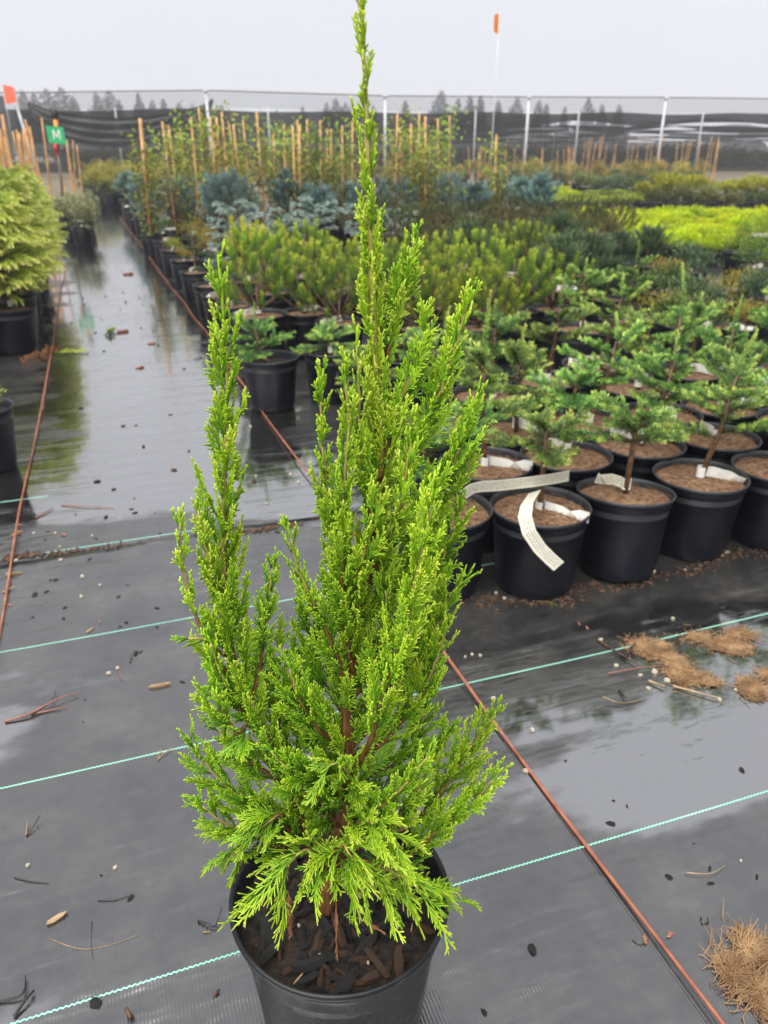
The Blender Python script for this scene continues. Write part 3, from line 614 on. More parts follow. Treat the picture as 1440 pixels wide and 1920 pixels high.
# dead brown sprays hanging over the soil
for (x0, y0, x1, y1, d) in ((540, 1668, 545, 1750, -.045), (630, 1690, 632, 1790, -.07), (670, 1720, 720, 1745, -.05), (480, 1770, 500, 1810, -.04)):
    S = Spray(); a = loc(at(x0, y0, JY + d)); b = loc(at(x1, y1, JY + d - .01)); L = np.linalg.norm(b - a)
    S.spray(a, (b - a) / L, L, (0, 0, -.1), .012, .3, False, .7, .0009, (.3, .5), .0020)
    ob('dead_spray', S.mesh('dead_spray', 4), M['deadspray'], jun)
# ------------------------------------------------------------------ plants of the nursery: prototypes
class Needles:
    """thin kite-shaped needles or leaves; tint runs root -> tip"""
    def __init__(s): s.P = []; s.D = []; s.L = []; s.W = []; s.a = []; s.b = []
    def add(s, P, D, L, W, a, b):
        s.P.append(P); s.D.append(D); s.L.append(L); s.W.append(W); s.a.append(a); s.b.append(b)
    def shoot(s, p0, p1, p2, per_m, nl, ang, w, ta, tb, up=0.0, flat=0.0, end=1.0):
        p0, p1, p2 = (np.asarray(q, float) for q in (p0, p1, p2))
        Ln = np.linalg.norm(p1 - p0) + np.linalg.norm(p2 - p1); n = max(4, int(Ln * per_m))
        t = (np.arange(n) + rng.random(n)) / n
        pos = ((1 - t) ** 2)[:, None] * p0 + (2 * t * (1 - t))[:, None] * p1 + (t ** 2)[:, None] * p2
        tan = 2 * (1 - t)[:, None] * (p1 - p0) + 2 * t[:, None] * (p2 - p1); tan /= np.linalg.norm(tan, axis=1, keepdims=True) + 1e-9
        q = rng.normal(size=(n, 3)); q -= (q * tan).sum(1, keepdims=True) * tan
        if flat: q[:, 2] *= (1 - flat)
        q /= np.linalg.norm(q, axis=1, keepdims=True) + 1e-9
        a = ang * (1 - .45 * t) * rng.uniform(.75, 1.25, n)
        d = tan * np.cos(a)[:, None] + q * np.sin(a)[:, None]; d[:, 2] += up; d /= np.linalg.norm(d, axis=1, keepdims=True)
        l = nl * rng.uniform(.7, 1.15, n) * (1 - .25 * t * end)
        c = ta + (tb - ta) * t + .08 * rng.normal(size=n)
        s.add(pos, d, l, np.full(n, w), c - .1, c + .12)
    def leaves(s, P, D, L, W, a, b):
        n = len(P); s.add(np.asarray(P), np.asarray(D), np.broadcast_to(L, n), np.broadcast_to(W, n), np.broadcast_to(a, n), np.broadcast_to(b, n))
    def mesh(s, name):
        P, D = np.concatenate(s.P), np.concatenate(s.D); L, W, a, b = (np.concatenate(x) for x in (s.L, s.W, s.a, s.b)); n = len(P)
        q = np.cross(D, rng.normal(size=(n, 3))); q /= np.linalg.norm(q, axis=1, keepdims=True) + 1e-9
        m = P + D * (L * .45)[:, None]
        V = np.stack([P, m + q * (W * .5)[:, None], P + D * L[:, None], m - q * (W * .5)[:, None]], 1).reshape(-1, 3)
        T = (np.array([[0, 1, 2], [0, 2, 3]])[None] + (np.arange(n) * 4)[:, None, None]).reshape(-1, 3)
        t = np.stack([a, (a + b) / 2, b, (a + b) / 2], 1).ravel()
        return npmesh(name, V, T, np.clip(t, 0, 1), False)
def rdir(el=None):
    a = rng.random() * 2 * PI; e = el if el is not None else math.asin(rng.uniform(-1, 1))
    return np.array([math.cos(a) * math.cos(e), math.sin(a) * math.cos(e), math.sin(e)])

# pots of three sizes; origin at the base centre
def potmesh(r, h, n=36):
    pr = [(0, .003), (r * .72, .003), (r * .76, .010), (r * .80, .04), (r * .915, h - .034), (r * .945, h - .032), (r * .955, h - .010)]
    rm = [(r * .955, h - .010), (r * .99, h - .009), (r, h - .003), (r * .985, h), (r * .962, h - .002), (r * .945, h - .012), (r * .91, h - .05)]
    a = MB().lathe(pr, n).mesh('pot'); a.materials.append(M['pot']); b = MB().lathe(rm, n).mesh('rim'); b.materials.append(M['pot_rim']); return a, b
def coirmesh(r, z, seed):
    me = bumpy_disc(r, z, .0018, 14, 36, dome=.012, fs=70).mesh('coir_disc'); me.materials.append(M['coir']); return me
def soilmesh(r, z):
    me = bumpy_disc(r, z, .0022, 8, 24, dome=.006, fs=80).mesh('soil'); me.materials.append(M['soil']); return me
POT = {'L': (.130, .235), 'M': (.118, .21), 'S': (.085, .16)}
PM = {k: potmesh(*v) for k, v in POT.items()}
COIR = {k: [coirmesh(v[0] * .925, v[1] - .022, s) for s in range(3)] for k, v in POT.items()}
SOILM = {k: [soilmesh(v[0] * .91, v[1] - .035)] for k, v in POT.items()}
# loose threads on the coir discs: one joined piece
def coir_threads(r, z, n=150):
    mb = MB()
    for i in range(n):
        a, rr = R.uniform(0, 6.28), r * math.sqrt(R.random()) * .95; p = Vector((rr * math.cos(a), rr * math.sin(a), z + R.uniform(0, .004)))
        th = a + PI / 2 + R.uniform(-.8, .8); l = R.uniform(.012, .04); d = Vector((math.cos(th), math.sin(th), R.uniform(-.05, .12)))
        k = Vector((-d.y, d.x, 0)) * R.uniform(-.3, .3)
        mb.tube([p - d * l / 2, p + k * l * .3, p + d * l / 2], .00055, 3, cap=False)
    me = mb.mesh('coir_threads'); me.materials.append(M['coir_thread']); return me
THREADS = coir_threads(POT['L'][0] * .9, POT['L'][1] - .012)

def ribbon(P, w, wdir, th=.0006, curl=0.0):
    """a plastic strip along P; carries tu (m along) and tw (0..1 across) for the print"""
    P = [Vector(p) for p in P]; V = []; tu = []; tw = []; s = 0
    for i, p in enumerate(P):
        if i: s += (p - P[i - 1]).length
        d = (P[min(i + 1, len(P) - 1)] - P[max(i - 1, 0)]).normalized()
        wd = wdir[i] if isinstance(wdir, list) else wdir
        wd = Vector(wd); wd = (wd - d * wd.dot(d)).normalized(); nn = d.cross(wd)
        for a, b in ((-.5, 0), (.5, 0), (.5, 1), (-.5, 1)):
            V.append(p + wd * a * w + nn * (b * th)); tu.append(s); tw.append(a + .5)
    T = []; n = len(P)
    for i in range(n - 1):
        for k in range(4):
            a, b = i * 4 + k, i * 4 + (k + 1) % 4; T += [(a, b, b + 4), (a, b + 4, a + 4)]
    T += [(0, 2, 1), (0, 3, 2), (4 * n - 4, 4 * n - 3, 4 * n - 2), (4 * n - 4, 4 * n - 2, 4 * n - 1)]
    return npmesh('plant_tag', V, T, None, False, {'tu': tu, 'tw': tw})
def small_tag(seed):                    # band round the stem with a short tongue, origin at the stem foot
    r = random.Random(seed); a = r.uniform(0, 6.28); P = []
    for k in range(9):
        th = a + k / 8 * 5.2; P.append(Vector((math.cos(th) * .012, math.sin(th) * .012, 0)))
    d = Vector((math.cos(a - .3), math.sin(a - .3), 0)); L = r.uniform(.06, .12)
    tongue = [P[0] + d * L * (1 - k / 5) + Vector((0, 0, -r.uniform(.0, .03) * (1 - k / 5) ** 2)) for k in range(5)]
    wds = [Vector((r.uniform(-.5, .5), r.uniform(-.5, .5), 1)) for _ in range(4)] + [Vector((0, 0, 1))] * 10
    me = ribbon(tongue + P, .030, wds); me.materials.append(M['white'] if seed % 3 else M['tag']); return me
TAGS = [small_tag(s) for s in range(6)]

# --- crowns: each returns (trunk mesh, crown mesh); the origin is the pot's base centre, z0 the soil level
def tr_mesh(mb, name='trunk'):
    me = mb.mesh(name); me.materials.append(M['bark']); return me
def fin(nd, mat, name='crown'):
    me = nd.mesh(name); me.materials.append(M[mat]); return me
def fir(z0, stem, hgt, rad, mat='fir', nb=10, nl=.018, w=.0026, lead=.10, per=1350, droop=.0, tb=.92):
    nd = Needles(); mb = MB(); lx, ly = rng.normal() * .035, rng.normal() * .035
    top = np.array([lx, ly, z0 + stem + hgt * .8])
    mb.tube([(0, 0, z0 - .01), (lx * .3, ly * .3, z0 + stem * .6), (lx * .6, ly * .6, z0 + stem), tuple(top)], [.0085, .0075, .0065, .003], 7)
    for i in range(nb):
        f = (i + .4) / nb; az = i * 2.4 + rng.normal() * .3; zz = z0 + stem * .92 + hgt * .75 * f
        L = rad * (1.1 - .5 * f) * rng.uniform(.5, 1.3); base = np.array([lx * (.6 + .4 * f), ly * (.6 + .4 * f), zz])
        el = rng.uniform(-.1, .35) + .35 * f; d = np.array([math.cos(az) * math.cos(el), math.sin(az) * math.cos(el), math.sin(el)])
        p2 = base + d * L + np.array([0, 0, -droop * L]); p1 = base + d * L * .5 + np.array([0, 0, .06 * L])
        mb.tube([tuple(base), tuple(p1), tuple(p2)], [.004, .003, .0012], 5)
        nd.shoot(base, p1, p2, per, nl, 1.15, w, .1, tb * .75, .25)
        sd = np.cross(d, [0, 0, 1]); sd /= np.linalg.norm(sd)
        for j in range(5):
            for sg in (-1, 1):
                t = .22 + .16 * j + rng.uniform(-.04, .04); q = (1 - t) ** 2 * base + 2 * t * (1 - t) * p1 + t * t * p2
                l = L * (.62 - .38 * t) * rng.uniform(.6, 1.2); dd = d * .65 + sd * sg * .75 + np.array([0, 0, rng.uniform(-.05, .30)])
                m = q + dd * l * .5; e = q + dd * l + np.array([0, 0, .04 * l - droop * l])
                nd.shoot(q, m, e, per, nl, 1.1, w, .2, tb + rng.uniform(-.35, .15), .25)
    nd.shoot(top, top + [0, 0, lead * .5], top + [rng.normal() * .015, rng.normal() * .015, lead], per, nl * .9, .9, w, .5, .95)
    return tr_mesh(mb), fin(nd, mat)
def pine(z0, hgt, rad, mat='pine', ns=60, nl=.042, w=.0022, per=1500, ta=.15, tb=.9, shl=.08):
    nd = Needles(); mb = MB(); c = np.array([0, 0, z0 + .03]); mb.tube([(0, 0, z0 - .01), (0, 0, z0 + hgt * .35)], [.011, .006], 7)
    for i in range(ns):
        u = (i + .5) / ns; th = i * 2.39996; el = math.acos(1 - u * 1.4); k = rng.uniform(.75, 1.05)
        d = np.array([math.sin(el) * math.cos(th), math.sin(el) * math.sin(th), math.cos(el)])
        e = np.array([d[0] * rad * k, d[1] * rad * k, z0 + hgt * .42 + d[2] * hgt * .52 * k])
        if i % 3 == 0: mb.tube([tuple(c), tuple((c + e) / 2 + [0, 0, -.02]), tuple(e)], [.005, .004, .002], 4)
        ax = nrm(d * .55 + np.array([0, 0, .9])); L = shl * rng.uniform(.7, 1.3); s = e - ax * L * .6
        nd.shoot(s, s + ax * L * .5, s + ax * L, per, nl, .95, w, ta, tb)
    return tr_mesh(mb), fin(nd, mat)
def upright(z0, hgt, rad, mat, nl=.03, w=.002, per=1200, ns=34, ta=.1, tb=.9, asc=.9):
    """upright conifer bush: ascending shoots round a leader, widest low"""
    nd = Needles(); mb = MB(); top = np.array([rng.normal() * .02, rng.normal() * .02, z0 + hgt])
    mb.tube([(0, 0, z0 - .01), tuple(top * [.5, .5, 1] * [1, 1, .6]), tuple(top)], [.012, .008, .003], 6)
    nd.shoot([0, 0, z0 + hgt * .5], [0, 0, z0 + hgt * .75], top, per, nl, .8, w, .4, tb)
    for i in range(ns):
        f = (i + .5) / ns; az = i * 2.4; zz = z0 + .02 + hgt * .72 * f; rr = rad * (1.05 - .75 * f) * rng.uniform(.7, 1.1)
        b = np.array([0, 0, zz]); d = np.array([math.cos(az), math.sin(az), asc * rng.uniform(.6, 1.3)])
        e = b + d * rr; m = b + d * rr * .5 + [0, 0, -.02]
        nd.shoot(b + (e - b) * .2, m, e, per, nl, .85, w, ta, tb)
        for sg in (-1, 1):
            sd = nrm(np.cross(d, [0, 0, 1])) * sg; q = b + (e - b) * rng.uniform(.35, .65); l = rr * .5
            nd.shoot(q, q + (d * .6 + sd * .5) * l * .5, q + (d * .7 + sd * .6) * l + [0, 0, .02], per, nl, .85, w, ta + .1, tb)
    return tr_mesh(mb), fin(nd, mat)
def silverfir(z0, hgt, rad):
    nd = Needles(); mb = MB(); mb.tube([(0, 0, z0 - .01), (0, 0, z0 + hgt)], [.010, .004], 6)
    for i in range(15):
        f = (i + .5) / 15; az = i * 2.4 + rng.normal() * .2; b = np.array([0, 0, z0 + .06 + hgt * .85 * f]); L = rad * (1.15 - .4 * f) * rng.uniform(.7, 1.2)
        d = np.array([math.cos(az), math.sin(az), .55]); p1 = b + d * L * .55 + [0, 0, .05 * L]; e = b + d * L * [1, 1, .35]
        nd.shoot(b, p1, e, 1500, .017, 1.2, .0030, .35, .95, .3)
        sd = nrm(np.cross(d, [0, 0, 1]))
        for j in range(2):
            for sg in (-1, 1):
                t = .35 + .3 * j; q = (1 - t) ** 2 * b + 2 * t * (1 - t) * p1 + t * t * e; dd = d * [.7, .7, .2] + sd * sg * .6; l = L * .42
                nd.shoot(q, q + dd * l * .5 + [0, 0, .02], q + dd * l, 1500, .016, 1.2, .0030, .4, 1., .3)
    return tr_mesh(mb), fin(nd, 'silver')
def mound(z0, hgt, rad, mat, n=1500, lf=.03, w=.008, spiky=.5, ta=.1, tb=.95):
    """low bush: leaf-sized faces through a lumpy dome"""
    nd = Needles(); k = 9; lob = [(rdir(abs(rng.normal() * .5) + .2) * rad * .62, rng.uniform(.35, .6) * rad) for _ in range(k)]
    P = []; D = []; A = []
    for i in range(n):
        c, r = lob[rng.integers(k)]; d = rdir(); d[2] = abs(d[2]) * .9 + .05 if rng.random() < .8 else d[2]; d = nrm(d); rr = r * rng.random() ** .4
        p = c + d * rr; p[2] = max(p[2], .005) * hgt / rad * .95; P.append(p + [0, 0, z0]); dd = nrm(d + rng.normal(size=3) * .5 + [0, 0, spiky]); D.append(dd)
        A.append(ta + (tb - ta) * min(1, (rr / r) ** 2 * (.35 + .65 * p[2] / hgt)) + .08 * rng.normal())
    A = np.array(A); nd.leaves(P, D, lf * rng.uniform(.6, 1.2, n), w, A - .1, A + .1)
    mb = MB()
    for c, r in lob[:5]: mb.tube([(0, 0, z0 - .01), tuple(c * [.5, .5, .4 * hgt / rad] + [0, 0, z0]), tuple(c * [.9, .9, hgt / rad] * [1, 1, .8] + [0, 0, z0])], [.006, .004, .002], 4)
    return tr_mesh(mb), fin(nd, mat)
def arbor(z0, hgt, rad, stem=.05):
    """golden arborvitae: fans of scale leaves, tips nodding outward"""
    nd = Needles(); mb = MB(); mb.tube([(0, 0, z0 - .01), (.01, .0, z0 + stem), (.0, .01, z0 + hgt * .5), (0, 0, z0 + hgt * .9)], [.013, .011, .008, .003], 7)
    for i in range(170):
        f = (i + .5) / 170; th = i * 2.4; zz = z0 + stem + (hgt - stem) * f
        rr = rad * (1.02 - .55 * f ** 2.2) * (.6 + .4 * min(1, f * 6)) * rng.uniform(.72, 1.08)
        d = np.array([math.cos(th), math.sin(th), 0]); b = d * rr * .25 + [0, 0, zz - .03]; e = d * rr + [0, 0, zz + rng.uniform(-.03, .05)]
        m = (b + e) / 2 + [0, 0, .035]; sd = np.array([-d[1], d[0], 0]); tw = rng.normal() * .6
        sd = nrm(sd * math.cos(tw) + np.array([0, 0, 1]) * math.sin(tw))
        if i % 4 == 0: mb.tube([(0, 0, zz - .05), tuple(m), tuple(b + (e - b) * .8)], [.004, .0025, .0012], 4)
        for j in range(14):
            t = .25 + .75 * j / 14; q = (1 - t) ** 2 * b + 2 * t * (1 - t) * m + t * t * e; tan = nrm(2 * (1 - t) * (m - b) + 2 * t * (e - m))
            for sg in (-1, 1):
                l = .055 * (1.15 - .6 * t) * rng.uniform(.7, 1.2); dd = nrm(tan * .8 + sd * sg * .6 + [0, 0, -.25])
                nd.shoot(q, q + dd * l * .5, q + dd * l + [0, 0, -.012], 230, .015, .6, .0050, .3 + .3 * t, .6 + .45 * t)
    return tr_mesh(mb), fin(nd, 'arb')
def climber(z0, hgt, seed, lean=.06):
    """stems tied to a stake; returns stake, stem, foliage, tie meshes"""
    r = random.Random(seed); lx, ly = r.uniform(-lean, lean), r.uniform(-lean, lean) * .6
    st = MB(); nst = 1 if r.random() < .7 else 2; sts = []
    for k in range(nst):
        ox = r.uniform(-.02, .02) + .05 * k; ex = lx + (r.uniform(-.05, .05) if k else 0)
        st = MB(); sts.append(st); st.tube([(ox, 0, .05), (ox + ex * .5, ly * .5, hgt * .5), (ox + ex, ly, hgt)], [.0135, .0125, .0115], 6)
    sm = MB(); nd = Needles(); P = []; D = []
    ns = r.choice((2, 3, 4))
    for k in range(ns):
        ph = r.uniform(0, 6.28); hh = hgt * r.uniform(.7, 1.12); pts = []
        for i in range(14):
            t = i / 13; rr = .03 + .05 * t * r.uniform(.5, 1.3); a = ph + t * 5
            pts.append((lx * t + rr * math.cos(a), ly * t + rr * math.sin(a), z0 + (hh - z0) * t))
        sm.tube(pts, [.006 * (1 - .7 * i / 13) for i in range(14)], 4)
        for i in range(int(210 * r.uniform(.6, 1.3))):
            t = r.random() ** .8; q = np.array(pts[min(13, int(t * 13))]); sp = .05 + .08 * r.random()
            P.append(q + rng.normal(size=3) * sp * [1, 1, .8]); D.append(nrm(rng.normal(size=3) + [0, 0, -.2]))
    if not P: P, D = [np.array([0, 0, z0 + .3])], [np.array([1., 0, 0])]
    n = len(P); zz = np.array([p[2] for p in P]); A = np.clip(.12 + .70 * (zz / hgt) ** 1.8 + rng.normal(size=n) * .18, 0, 1)
    nd.leaves(P, D, .058 * rng.uniform(.6, 1.2, n), .030, A, A)
    tis = []
    for z in (hgt * r.uniform(.45, .6), hgt * r.uniform(.7, .9)):
        t = z / hgt; ti = MB(); tis.append(ti); ti.tube([(lx * t + .022 * math.cos(a), ly * t + .022 * math.sin(a), z + .012 * math.sin(a * 2)) for a in np.linspace(0, 6.0, 8)], .0055, 4)
    a = [q.mesh('stake') for q in sts]; b = [sm.mesh('stem')]; c = [q.mesh('tie') for q in tis]
    for m_ in a: m_.materials.append(M['bamboo'])
    b[0].materials.append(M['bark'])
    for m_ in c: m_.materials.append(M['tie'])
    return a + b + [fin(nd, 'vine', 'foliage')] + c

ZL, ZM, ZS = POT['L'][1] - .02, POT['M'][1] - .03, POT['S'][1] - .03
FIR = [fir(ZL, s, h, r, nb=nb, lead=ld) for s, h, r, nb, ld in ((.14, .14, .16, 8, .05), (.13, .22, .15, 8, .11), (.16, .10, .175, 8, .04), (.13, .25, .145, 8, .15), (.15, .12, .17, 7, .03), (.12, .18, .155, 8, .08), (.15, .15, .14, 7, .10))]
EDGEP = [fir(ZL, .09, .18, .12, 'silver', 7, lead=.09), fir(ZL, .10, .12, .11, 'spruce', 6, lead=.04), fir(ZL, .08, .22, .10, 'spruce', 7, lead=.12), mound(ZL, .13, .10, 'ochre', 500, .025, .005, 1.0), mound(ZL, .12, .11, 'lime', 500, .025, .006, .7)]
FIRLOW = [fir(ZL, .01, .10, .20, nb=9, lead=.03, droop=.12), fir(ZL, .01, .16, .17, nb=9, lead=.12, droop=.08)]
PINE = [pine(ZL, h, r, ns=n, nl=.034, w=.0028, per=1500, ta=.0, tb=.95, shl=.085) for h, r, n in ((.34, .20, 40), (.40, .18, 36), (.30, .21, 44))]
GOLDP = [pine(ZL, .40, .12, 'goldpine', 26, .04, .0026, 1500, .4, 1.0, .11)]
SILV = [silverfir(ZL, .34, .20), silverfir(ZL, .26, .22)]
BLUE = [upright(ZL, .42, .19, 'blue', .036, .0024, 1300, 30), upright(ZL, .36, .21, 'blue', .04, .0026, 1300, 30), pine(ZL, .40, .20, 'blue', 46, .05, .0026, 1300, .1, .9, .10)]
DARK = [pine(ZL, .28, .20, 'dark', 80, .022, .0024, 1500, .1, .95, .06), pine(ZL, .24, .21, 'dark', 80, .022, .0024, 1500, .1, .95, .055)]
SPRU = [upright(ZL, .34, .17, 'spruce', .016, .0024, 1500, 40, .1, .9, 1.1), upright(ZL, .28, .18, 'spruce', .016, .0024, 1500, 38, .1, .9, .9)]
YELL = [mound(ZS, .13, .22, 'yellow', 1500, .035, .008, .6), mound(ZS, .15, .20, 'yellow', 1500, .035, .008, .9)]
ARB = [arbor(ZL, .54, .29, .10), arbor(ZL, .60, .30, .08)]
LIME = [mound(ZS, .10, .18, 'lime', 900, .035, .008, .6)]
GOLD = [mound(ZL, .26, .22, 'golden', 1100, .045, .012, .7), mound(ZL, .22, .24, 'golden', 1100, .045, .012, .5)]
OLIV = [mound(ZL, .24, .22, 'olive', 900, .05, .014, .5)]
DKM = [mound(ZL, .22, .20, 'spruce', 1100, .04, .010, .8), mound(ZL, .18, .19, 'dark', 1100, .035, .010, .6)]
BROWNY = [mound(ZL, .20, .19, 'ochre', 1000, .03, .005, 1.0)]
GLOBE = [mound(ZL, .26, .17, 'pine', 1800, .022, .005, .3)]
VARI = [mound(ZL, .42, .24, 'variegated', 700, .05, .016, .8)]
OCHRE = [mound(ZL, .40, .30, 'ochre', 900, .06, .016, .7)]
VINE = [climber(ZL, h, s) for s, h in ((1, 1.42), (2, 1.50), (3, 1.36), (4, 1.46), (5, 1.40), (6, 1.55))]

PLACED = []                             # (thing, x, y) for spacing
def potted(name, proto, label, cat, p, group, size='L', coir=True, rz=None, tagi=None, tilt=(0, 0), scale=1.0, extra=()):
    t = thing(name, label, cat, (p[0], p[1], 0), R.uniform(0, 6.28) if rz is None else rz, group)
    t.rotation_euler = (tilt[0], tilt[1], t.rotation_euler[2]); t.scale = (scale,) * 3
    a, b = PM[size]; po = ob('pot', a, None, t); ob('rim', b, None, po)
    if coir: ob('coir_disc', R.choice(COIR[size]), None, t)
    else: ob('soil', SOILM[size][0], None, t)
    for me in proto: ob(me.name.split('.')[0], me, None, t)
    if tagi is not None and tagi >= 0: ob('plant_tag', TAGS[tagi % 6], None, t, (0, 0, POT[size][1] + R.uniform(.0, .02)))
    PLACED.append(t); return t
# ------------------------------------------------------------------ the nursery beds
def spread(pts, dmin, fixed=(), it=60):
    """push plants apart so that pots do not cut into each other"""
    P = [np.array(p[:2], float) for p in pts]; Fx = [np.array(q[:2], float) for q in fixed]
    for _ in range(it):
        for i in range(len(P)):
            for j in range(i):
                d = P[i] - P[j]; l = np.linalg.norm(d)
                if l < dmin: s = (dmin - l) / 2 * d / (l + 1e-6); P[i] += s; P[j] -= s
            for q in Fx:
                d = P[i] - q; l = np.linalg.norm(d)
                if l < dmin: P[i] += (dmin - l) * d / (l + 1e-6)
    return [Vector((p[0], p[1], 0)) for p in P]
# front rows of firs (photo pixels of the rim centres)
rimz = POT['L'][1]
front = [(840, 950), (1010, 945), (1168, 925), (1295, 880), (1448, 868)]
row2 = [(915, 872), (1050, 855), (1205, 838), (1347, 825)]
row3 = [(830, 800), (965, 812), (1115, 795), (1255, 780), (1375, 772), (1460, 785)]
back3 = [(1445, 720)]
allp = spread([g(x, y, rimz) for x, y in front + row2 + row3], .254, it=25)
FL = {0: ('squat fir in a black pot half hidden behind the tall juniper', 4, 1),
      1: ('small fir with a long printed tag hanging down the outside of its black pot', 0, 2),
      2: ('small fir in a leaning black pot with a curled white tag standing on the coir', 2, 3),
      3: ('fir in an upright black pot with a white tag sticking out sideways over the rim', 1, 5)}
GF = 'compact firs in black pots with coir discs'
firs = []
for i, p in enumerate(allp):
    wh = ['', '', '', '', 'squat fir in the front pot row, beside the upright pot with the sideways tag',
          'squat fir in the second pot row, just behind the juniper crown', 'squat fir in the second pot row, right behind the long tag', 'squat fir in the second pot row, behind the leaning pot', 'squat fir in the second pot row, behind the upright pot',
          'fir in the third pot row, hidden behind the juniper crown', 'fir in the third pot row, behind the juniper side of the second row', 'fir in the third pot row, behind the long tagged pot', 'fir in the third pot row, behind the leaning pot', 'fir in the third pot row, behind the upright pot', 'fir at the outer end of the third pot row'][i]
    lab, pr, tg = FL.get(i, (wh, R.randrange(7), R.randrange(6)))
    tilt = (0, 0)
    if i == 1: tilt = (0, .0)
    if i == 2: tilt = (-.05, .09)
    f = potted('potted_fir', FIR[pr], lab, 'potted plant', p, GF if i not in FL else None, 'L', True, None, None if i == 1 else tg, tilt, 1.0 if i < 5 else 1.05)
    ob('coir_threads', THREADS, None, f, kind='stuff'); firs.append(f)
# the long printed tag of the front fir: one strip across the pots, one hanging down, and the band round the stem
f = firs[1]; fx = f.location; Yt = fx.y - .02
f.rotation_euler = (0, 0, 0)
def fl(p): return Vector(p) - Vector((fx.x, fx.y, 0))
P = [fl(at(x, y, Yt - .02 + .00012 * (x - 960))) for x, y in ((868, 928), (885, 916), (905, 912), (930, 911), (965, 907), (1000, 903), (1035, 898), (1067, 892))]
me = ribbon(P, .036, Vector((0, -.35, 1))); me.materials.append(M['tag']); ob('plant_tag', me, None, f)
Yf = fx.y - .142
P = [fl(at(x, y, yy)) for x, y, yy in ((1003, 922, Yt), (988, 945, Yf + .06), (984, 968, Yf + .01), (992, 998, Yf), (1012, 1028, Yf - .002), (1032, 1048, Yf - .004), (1048, 1062, Yf - .006))]
me = ribbon(P, .034, Vector((1, -.1, .55))); me.materials.append(M['tag']); ob('plant_tag', me, None, f)
me = TAGS[2].copy(); ob('stem_band', me, None, f, (0, 0, rimz - .005))

taken = [tuple(p[:2]) for p in allp]
def bed(name, protos, px, zc, label, group, dmin=.27, size='L', coir=True, tags=.6, scale=(.9, 1.12), cat='potted plant'):
    pts = spread([g(x, y, zc) for x, y in px], dmin, taken); out = []
    for i, p in enumerate(pts):
        taken.append((p.x, p.y))
        k = R.randrange(len(protos)); sc = R.uniform(*scale); tg = R.randrange(6) if R.random() < tags else None; lab = label
        if group and len(px) < 40:
            f = (sc - scale[0]) / (scale[1] - scale[0]); w = 'larger ' if f > .66 else ('smaller ' if f < .33 else '')
            lab = w + label + ((', tagged' if tg is not None else ', untagged') if .1 < tags < 1 else '')
        out.append(potted(name, protos[k], lab, cat, p, group, size, coir, None, tg, (0, 0), sc))
    return out
# low fir pots along the path's edge by the cord
e1 = g(505, 668, rimz); e2 = g(620, 655, rimz); e3 = g(600, 690, rimz)
p = spread([e1, e2, g(760, 668, rimz), g(690, 700, rimz)], .28, taken)
for i, (q, pr, lab) in enumerate(zip(p, (FIRLOW[1], FIRLOW[0], FIRLOW[0], FIRLOW[0]), (
        'low fir with an arching side branch in the black pot at the path corner',
        'flat spreading fir with a white tag standing in the soil of its black pot',
        'flat spreading fir in a black pot, behind the juniper leader', 'flat drooping fir in a black pot, tucked behind the corner pot'))):
    potted('potted_fir', pr, lab, 'potted plant', q, None, 'L', False, [2.2, 1.0, .3, 4.][i], i if i == 1 else None)
    taken.append((q.x, q.y))
# narrow-pot row along the cord, running away down the path
edge = [UV(.70, 4.75), UV(.70, 5.15), UV(.70, 5.6), UV(.68, 6.3), UV(.68, 7.1), UV(.66, 7.9), UV(.66, 8.8), UV(.66, 9.7), UV(.64, 10.8), UV(.64, 12.), UV(.6, 13.4), UV(.6, 15.)]
EP = [(EDGEP[3], 'thin brownish shrub'), (EDGEP[0], 'blue white fir'), (EDGEP[1], 'dark green dwarf conifer'), (EDGEP[2], 'slender grey green spruce'), (EDGEP[3], 'thin brownish shrub'), (EDGEP[4], 'small lime mound'), (EDGEP[2], 'slender grey green spruce'), (GLOBE[0], 'round green pine'), (BLUE[0], 'blue pine')]
for i, q in enumerate(edge):
    pr, kn = EP[i % len(EP)]; sz = 'L'
    potted('potted_conifer', pr, '%s in the tagged pot row beside the wet path' % kn, 'potted plant', q, 'pot row beside the wet path, ' + kn, sz, True, None, i % 6); taken.append((q.x, q.y))
for v in (5.3, 6.0, 6.8, 7.6, 8.5, 9.4):
    q = UV(1.02, v); taken.append((q.x, q.y))
    pr, kn = EP[int(v * 3) % 3] if v < 7 else (BROWNY[0], 'thin brownish shrub')
    potted('potted_conifer', pr, '%s in the second pot row from the wet path' % kn, 'potted plant', q, 'second pot row from the path, ' + kn, 'L', True, None, 1)
# firs further right, up to the yellow carpet
bed('potted_fir', FIR, [(930, 640), (1035, 610), (1130, 590), (1235, 640), (1310, 600), (1180, 520), (1100, 540), (1420, 640), (1330, 690)], .46,
    'spreading fir with pale tips, in the middle of the fir block', 'spreading firs in the middle of the block', .30, tags=.95, scale=(1.0, 1.2))
bed('potted_pine', PINE, [(490, 535), (575, 528), (635, 495), (650, 535), (720, 535), (770, 500), (790, 545), (850, 520), (895, 545), (960, 530), (1040, 520), (560, 480), (690, 480), (900, 490), (985, 480), (830, 480), (500, 492)], .42,
    'bushy yellow green pine in the row behind the firs', 'bushy yellow green pines', .30, scale=(1.0, 1.25))
bed('potted_pine', GOLDP, [(470, 470)], .46, 'slender golden yellow pine standing out among the green pines near the path', None, .26)
bed('potted_silver_fir', SILV, [(530, 430), (590, 425), (745, 425), (690, 435), (440, 455)], .42,
    'silvery fir with curving arms, behind the yellow green pines', 'silvery firs behind the pines', .33, scale=(1.0, 1.25))
